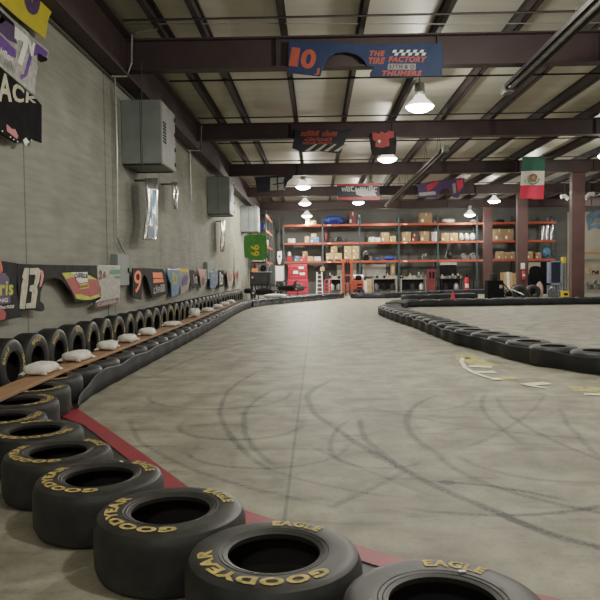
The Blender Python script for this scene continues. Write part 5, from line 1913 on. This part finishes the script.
# black office chair with jacket, dark cabinet and paper behind
y = 40.0
x0, x1 = fx(529.5, y), fx(549, y)
t = thing('steel_cabinet', 'tall black cabinet with a beige sheet between columns', 'cabinet', ((x0 + x1) / 2, y, 0))
zt = fz(540, 261.8, y)
MB().box((x0, y + .3, 0), (x1, y + .9, zt)).build('cabinet_body', BLK, t, bevel=.02)
for f in (0, 1):
    xm = x0 + (x1 - x0) * .5 * f
    dr = MB().box((xm + .03, y + .275, .1), (xm + (x1 - x0) * .5 - .03, y + .3, zt - .06)).build('door', BLK, t, bevel=.008)
    MB().box((x0 + (x1 - x0) * (.46 if f == 0 else .52), y + .255, zt * .5), (x0 + (x1 - x0) * (.48 if f == 0 else .54), y + .275, zt * .6)).build('handle', GALV, dr)
MB().box((fx(529.8, y), y + .26, fz(535, 274, y)), (fx(541.8, y), y + .272, fz(535, 262.3, y))).build('beige_sheet', TAN, t)
y = 36.6
xc = fx(536.5, y)
t = thing('office_chair', 'black office chair with tall back before the black cabinet', 'chair', (xc, y, 0))
zb = fz(536, 269.5, y)
MB().blob((xc, y + .2, zb * .68 + .16), (.36, .09, zb * .34), 3, .03, 20, 12, .55).build('backrest', BLK, t, smooth=True)
MB().blob((xc, y - .08, .52), (.34, .3, .09), 4, .03, 20, 8, .6).build('seat', CHAR, t, smooth=True)
MB().tube([(xc, y - .05, .08), (xc, y - .05, .48)], .03).build('gas_lift', GALV, t)
for k in range(5):
    a = 2 * PI * k / 5 + .3
    lg = MB().bar((xc, y - .05, .1), (xc + .32 * math.cos(a), y - .05 + .32 * math.sin(a), .07), .04).build('base_leg', BLK, t)
    MB().lathe([(.001, -.02), (.035, -.02), (.035, .02), (.001, .02)], (xc + .32 * math.cos(a), y - .05 + .32 * math.sin(a), .036), 10, axis='X').build('caster', BLK, lg)
for s in (-1, 1):
    MB().tube([(xc + .33 * s, y + .15, .55), (xc + .36 * s, y + .1, .75), (xc + .36 * s, y - .2, .75), (xc + .33 * s, y - .2, .55)], .025).build('armrest', BLK, t, smooth=True)
# standing tire pair and rolls by the chair
for k, (px, y, r_) in enumerate(((518.5, 32.6, .40), (532, 33.4, .36))):
    o = dup(t_plain, (fx(px, y), y, .36), (R(90), 0, 0), ['loose black tire standing behind the barrier by the middle column', 'second loose black tire standing before the black chair'][k], 'loose tires by the columns')
x0 = fx(539.5, 33.2)
t = lump('cloth_bundle', 'pinkish white cloth draped beside the standing tires', 'cloth', 537.5, 544.5, 281.5, -1, mat('pink_cloth', (.55, .36, .33), .9), y=34.6, dep=.45, seed=31, rough=.1)
# rope/stick leaning across
conduit([at(510, 288.5, 31.0), at(524, 295, 30.4)], .02, 'pale pole leaning from the black box over the barrier', GALV, 'pole', 'pole')

# blue framed glass cabinet and yellow ladder shelf by right column
y = 36.5
x0, x1 = fx(549.8, y), fx(562, y)
zb, zt = fz(556, 285, y), fz(556, 260.8, y)
t = thing('display_cabinet', 'pale blue framed cabinet with dark glass left of nearest column', 'cabinet', ((x0 + x1) / 2, y, 0))
MB().box((x0, y, zb), (x0 + .08, y + .5, zt)).box((x1 - .08, y, zb), (x1, y + .5, zt)).box((x0, y, zt - .08), (x1, y + .5, zt)).box((x0, y, zb), (x1, y + .5, zb + .12)).box((x0, y + .45, zb), (x1, y + .5, zt)).build('cabinet_body', BLUM, t, bevel=.008)
MB().box((x0 + .08, y + .02, zb + .12), (x1 - .08, y + .04, zt - .08)).build('glass_door', MIRR, t)
for xx in (x0 + .04, x1 - .04):
    for yy in (y + .04, y + .46):
        MB().bar((xx, yy, 0), (xx, yy, zb), .05).build('leg', BLUM, t)
y = 37.0
x0, x1 = fx(562.6, y), fx(568, y)
zt = fz(565, 257, y)
t = thing('shelf_ladder', 'narrow yellow topped shelf stand squeezed beside nearest column', 'shelf', ((x0 + x1) / 2, y, 0))
for xx in (x0, x1):
    MB().bar((xx, y, 0), (xx, y, zt * .84), .05).bar((xx, y + .4, 0), (xx, y + .4, zt * .84), .05).build('side_rail', GALV, t)
for k in range(4):
    z = zt * (.15 + .2 * k)
    MB().box((x0, y, z), (x1, y + .4, z + .04)).build('shelf', CARD, t)
MB().box((x0 + .02, y + .05, zt * .84), (x0 + .22, y + .35, zt)).build('yellow_bottle', EYEL, t, bevel=.02)
# loose engine by cabinet
parts_bin(549, 561, 285.5, -1, 'bare engine standing under the pale blue cabinet', IRON, y=34.6, seed=13)
# small yellow box on barrier by the column
p = at(564.8, 292.5, 27.3)
cB = min(cpB, key=lambda q: abs(q[0].x - p.x))[0]
zz = .3025
t = thing('battery_box', 'small yellow box on the tire barrier at the nearest column foot', 'box', (p.x, cB.y, zz))
cxx = at(564.8, 292.5, cB.y).x
MB().box((cxx - .14, cB.y - .12, zz), (cxx + .14, cB.y + .1, zz + .26)).build('box_body', EYEL, t, bevel=.015)
MB().box((cxx - .08, cB.y - .126, zz + .07), (cxx + .08, cB.y - .12, zz + .17)).build('dark_label', BLK, t)
MB().tube([(cxx - .08, cB.y, zz + .25), (cxx - .06, cB.y, zz + .31), (cxx + .06, cB.y, zz + .31), (cxx + .08, cB.y, zz + .25)], .012).build('handle', BLK, t)

# right of the near column: wire shelf, silver car-like kart body, wall mural
y = 42.0
x0 = fx(585, y)
x1 = x0 + 2.6
t = thing('wire_shelf', 'wire shelf unit right of the nearest column, cut by the frame', 'shelf', (x0, y, 0))
for xx in (x0 + .05, x1 - .05):
    for yy in (y, y + .6):
        MB().bar((xx, yy, 0), (xx, yy, fz(590, 262, y)), .05).build('post', GALV, t)
zsh = [fz(592, q, y) for q in (289.5, 274.3, 262.5)]
for z in zsh:
    MB().box((x0, y - .02, z - .04), (x1, y + .62, z)).build('shelf', GALV, t)
SH[7], SH[8], SH[9] = zsh[0] + .001, zsh[1] + .001, zsh[2] + .001
carton(587.5, 592, 267, 8, 'tan carton on the wire shelf right of nearest column', CARD2, y=42.05, group='boxes on the wire shelf', dep=.4)
carton(592.5, 599, 270.5, 8, 'flat dark red carton on the wire shelf', DRED, y=42.05, group='boxes on the wire shelf', dep=.4)
parts_bin(586, 592, 281, 7, 'silver engine on the lowest wire shelf', CHROME, y=42.05, seed=17)
parts_bin(593, 601, 279, 7, 'chrome housing on the lowest wire shelf near the frame edge', CHROME, y=42.05, seed=18)
x0 = fx(584.5, 44.5)
t = thing('wall_rail', 'short orange-brown rail high on the tan wall at frame edge', 'rail', (x0, 45.7, fz(590, 253, 45)))
z = fz(590, 253, 45)
MB().box((x0, 45.2, z - .06), (x0 + 2.4, 45.28, z + .06)).build('rail_bar', mat('orange_brown', (.40, .17, .07), .6), t, bevel=.006)
for f in (.2, 2.2):
    MB().box((x0 + f - .03, 45.28, z - .04), (x0 + f + .03, 45.84, z + .04)).build('bracket', DSTEEL, t)
yy = YB - .075
P = [at(*q, yy) for q in ((586, 216), (592, 211), (604, 209), (640, 208), (640, 231), (606, 231), (594, 228), (588, 231))]
t = thing('wall_mural', 'faded blue painted patch high on the tan wall', 'mural', P[0])
MB().slab(P, (0, .012, 0)).build('painted_sheet', mat('mural_blue', (.13, .20, .27), .8, .45, 2.5), t)
MB().poly([at(*q, yy - .004) for q in ((590, 226), (596, 218), (606, 216), (640, 214), (640, 224), (604, 226), (597, 224))]).build('pale_patch', mat('mural_pale', (.26, .27, .26), .8, .3, 3), t)
# white pipes by column top
for k, (a, b, lab) in enumerate((((561, 197), (568.5, 199), 'short white pipe end left of nearest column top'), ((585, 198.5), (594, 194), 'short white pipe end right of nearest column top'))):
    q0, q1 = at(*a, 33), at(*b, 33)
    conduit([q0, (q0 + q1) / 2 + Vector((0, 0, .1)), q1], .11, lab, WHT, 'pipe', 'duct_pipe')
    t_ = tag(MB().tube([((q0 + q1) / 2), Vector(((q0.x + q1.x) / 2, 33, 6.12))], .012).build('pipe_hanger', PIPED), 'thin hanger rod of the ' + ('first' if k == 0 else 'second') + ' white pipe', 'rod')

# ------------------------------------------------------------------ world and view
w_ = bpy.data.worlds.new('world')
bpy.context.scene.world = w_
w_.use_nodes = True
w_.node_tree.nodes['Background'].inputs[0].default_value = (.5, .48, .42, 1)
w_.node_tree.nodes['Background'].inputs[1].default_value = .1
vs_ = bpy.context.scene.view_settings
vs_.view_transform = 'Filmic'
vs_.look = 'None'
vs_.exposure = 0.0
